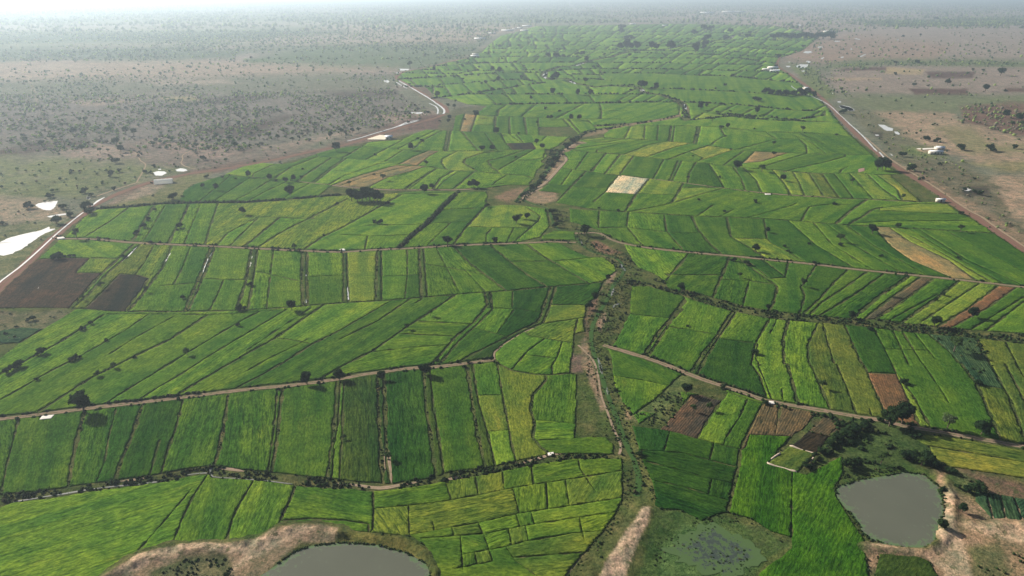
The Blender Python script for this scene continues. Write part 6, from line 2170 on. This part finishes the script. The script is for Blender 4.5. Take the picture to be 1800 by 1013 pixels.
tunnel_shed((288, 322), 14.5, 6.5, 3.6, R(20), 'long white barrel roofed tunnel shed beside the left canal road')
shed('long_shed', (1644, 271), 12.5, 4.5, 3.0, R(-3), 'long white roofed shed on the dry ground beyond the right canal road', doors=4)
shed('long_shed', (1651, 263), 8, 6, 2.4, R(-3), 'low grey roofed shed just behind the long white roofed shed', roof=M_METAL, doors=2)
shed('pump_hut', (1652.5, 355), 6.2, 2.6, 2.3, R(-2), 'small white roofed hut at the near side of the right canal road', 'hut', doors=1)
shed('farm_store', (684, 244), 7.5, 7, 2.6, R(8), 'small grey walled store at the end of the pale drying floor', 'store', roof=M_METAL, doors=2)
shed('farm_house', (1358, 122), 21, 9, 4.2, R(0), 'white roofed house where the right canal road bends in the distance', 'house', doors=4)
shed('road_hut', (1416, 159), 8, 8, 4.0, R(10), 'small white hut at the right end of the long dark grove', 'hut', doors=1)
FAR = [(926, 47, 44, 'longest white roof at the far end of the left canal road'), (914, 50.5, 26, 'small white roof just left of the farthest long roof'), (905, 51.5, 22, 'low white roof second from the left in the far row'),
       (892, 55, 52, 'long white roof leftmost in the far row of roofs'), (922, 55, 36, 'grey white roof set lower in the far row'), (865, 60, 30, 'faint small white roof between the two far sheds'),
       (843.5, 69.5, 40, 'long white shed standing alone before the dark far thicket'), (836, 97.5, 17, 'upper of two white roofs by the left canal road far off'), (835, 100.5, 22, 'lower of two white roofs by the left canal road far off'),
       (1169, 46, 30, 'small white roof among the farthest valley trees'), (1112, 43.5, 30, 'faint white roof at the far valley edge'), (1457, 57, 44, 'white roof behind the farthest grove row'),
       (1243, 24.5, 110, 'leftmost pale roof of the farthest village'), (1282, 22.5, 120, 'middle pale roof of the farthest village'), (1300, 22.5, 90, 'rightmost pale roof of the farthest village'),
       (1347, 124.3, 17, 'low white store left of the bend house')]
for px_, py_, ln_, lb_ in FAR:
    shed('far_shed', (px_, py_), ln_, ln_ * .3 if ln_ < 60 else 22, 3.4 if ln_ < 60 else 9, 0.0, lb_, 'shed', doors=3, roof=M_WHITE, group='white roofed sheds in the distance')

def slab(name, corners, hgt, mat, label, category):
    g = [at(*p) for p in corners]
    if area(g) < 0: g = g[::-1]
    n = len(g); cx = sum(p[0] for p in g) / n; cy = sum(p[1] for p in g) / n
    V = [(x - cx, y - cy, -.15) for x, y in g] + [(x - cx, y - cy, hgt) for x, y in g] + [((x - cx) * .93, (y - cy) * .93, hgt + .02) for x, y in g]
    F = [(i, (i + 1) % n, n + (i + 1) % n, n + i) for i in range(n)] + [(n + i, n + (i + 1) % n, 2 * n + (i + 1) % n, 2 * n + i) for i in range(n)] + [tuple(2 * n + i for i in range(n))]
    o = mesh_obj(name, V, F, mat)
    o.location = (cx, cy, 0)
    return tag(o, label, category)
slab('concrete_slab', T('A', '190,268 203,252 260,246 245,264'), .45, M_CONC, 'pale concrete slab just below the nearest dirt track', 'slab')
slab('drying_floor', T('G2', '1330,292 1430,260 1520,266 1470,298'), .3, plain_material('yellowish_concrete', (0.60, 0.54, 0.42), .9, 1.0, .12, .1), 'pale yellowish drying floor beside the left canal road', 'drying floor')
slab('culvert', T('D', '302,268 335,264 345,272 305,276'), .8, M_CONC, 'white concrete culvert where the middle track meets the canal road', 'culvert')
slab('culvert', T('E', '-8,327 15,325 22,333 -5,335'), .5, M_CONC, 'white concrete culvert on the middle dirt track', 'culvert')
slab('culvert', T('F', '432,35 462,36 465,40 435,39'), .6, M_CONC, 'white concrete culvert below the striped fields on the thin bund track', 'culvert')
slab('culvert', T('C', '412,180 438,182 438,194 410,190'), .4, M_CONC, 'small pale culvert on the track over the ridged brown plot', 'culvert')
slab('culvert', T('A', '925,866 945,864 945,878 930,880'), .5, M_CONC, 'tiny white outlet box at the top of the sandy bank', 'outlet')
slab('culvert', T('B', '985,428 1012,424 1015,438 990,440'), .4, M_CONC, 'pale outlet slab at the bend of the nearest ditch', 'outlet')
slab('shed_floor', T('G5', '950,366 1100,360 1110,366 1000,376'), .12, M_CONC, 'long pale floor strip beside the long white roofed shed', 'floor')
slab('boundary_wall', T('H3', '190,377 255,375 255,379 190,381'), 2.2, M_WHITE, 'long low white wall in front of the bend house', 'wall')
slab('gate_house', T('G5', '490,530 538,520 538,545 490,556'), .25, plain_material('reddish_floor', (0.25, 0.15, 0.12), .9), 'small square reddish threshing floor left of the grove', 'threshing floor')

def mud_wall(line_c, label):
    g = smooth_line([at(*tp('C', *p)) for p in line_c], 1.2)
    V = []; F = []
    for i, p in enumerate(g):
        a = g[max(i - 1, 0)]; b = g[min(i + 1, len(g) - 1)]
        dx, dy = b[0] - a[0], b[1] - a[1]; L = math.hypot(dx, dy) or 1
        nx, ny = -dy / L, dx / L
        h = max(.03, .42 + .22 * math.sin(i * 1.1) + RNG.uniform(-.2, .12))
        for o, z in ((-.36, -.1), (-.2, h), (.2, h), (.36, -.1)):
            V.append((p[0] + nx * o, p[1] + ny * o, z))
        if i:
            k = (i - 1) * 4
            for j in range(3): F.append((k + j, k + 4 + j, k + 5 + j, k + 1 + j))
    F.append((0, 1, 2, 3)); m = len(V); F.append((m - 1, m - 2, m - 3, m - 4))
    return tag(mesh_obj('mud_wall', V, F, M_MUD), label, 'wall')
mud_wall(pts('545,518 530,514 480,498 405,477 430,450 465,430'), 'pale earth wall round the near corner of the small walled plot')
mud_wall(pts('510,392 560,408 630,432 600,470'), 'pale earth wall between the walled plot and the burnt plot')
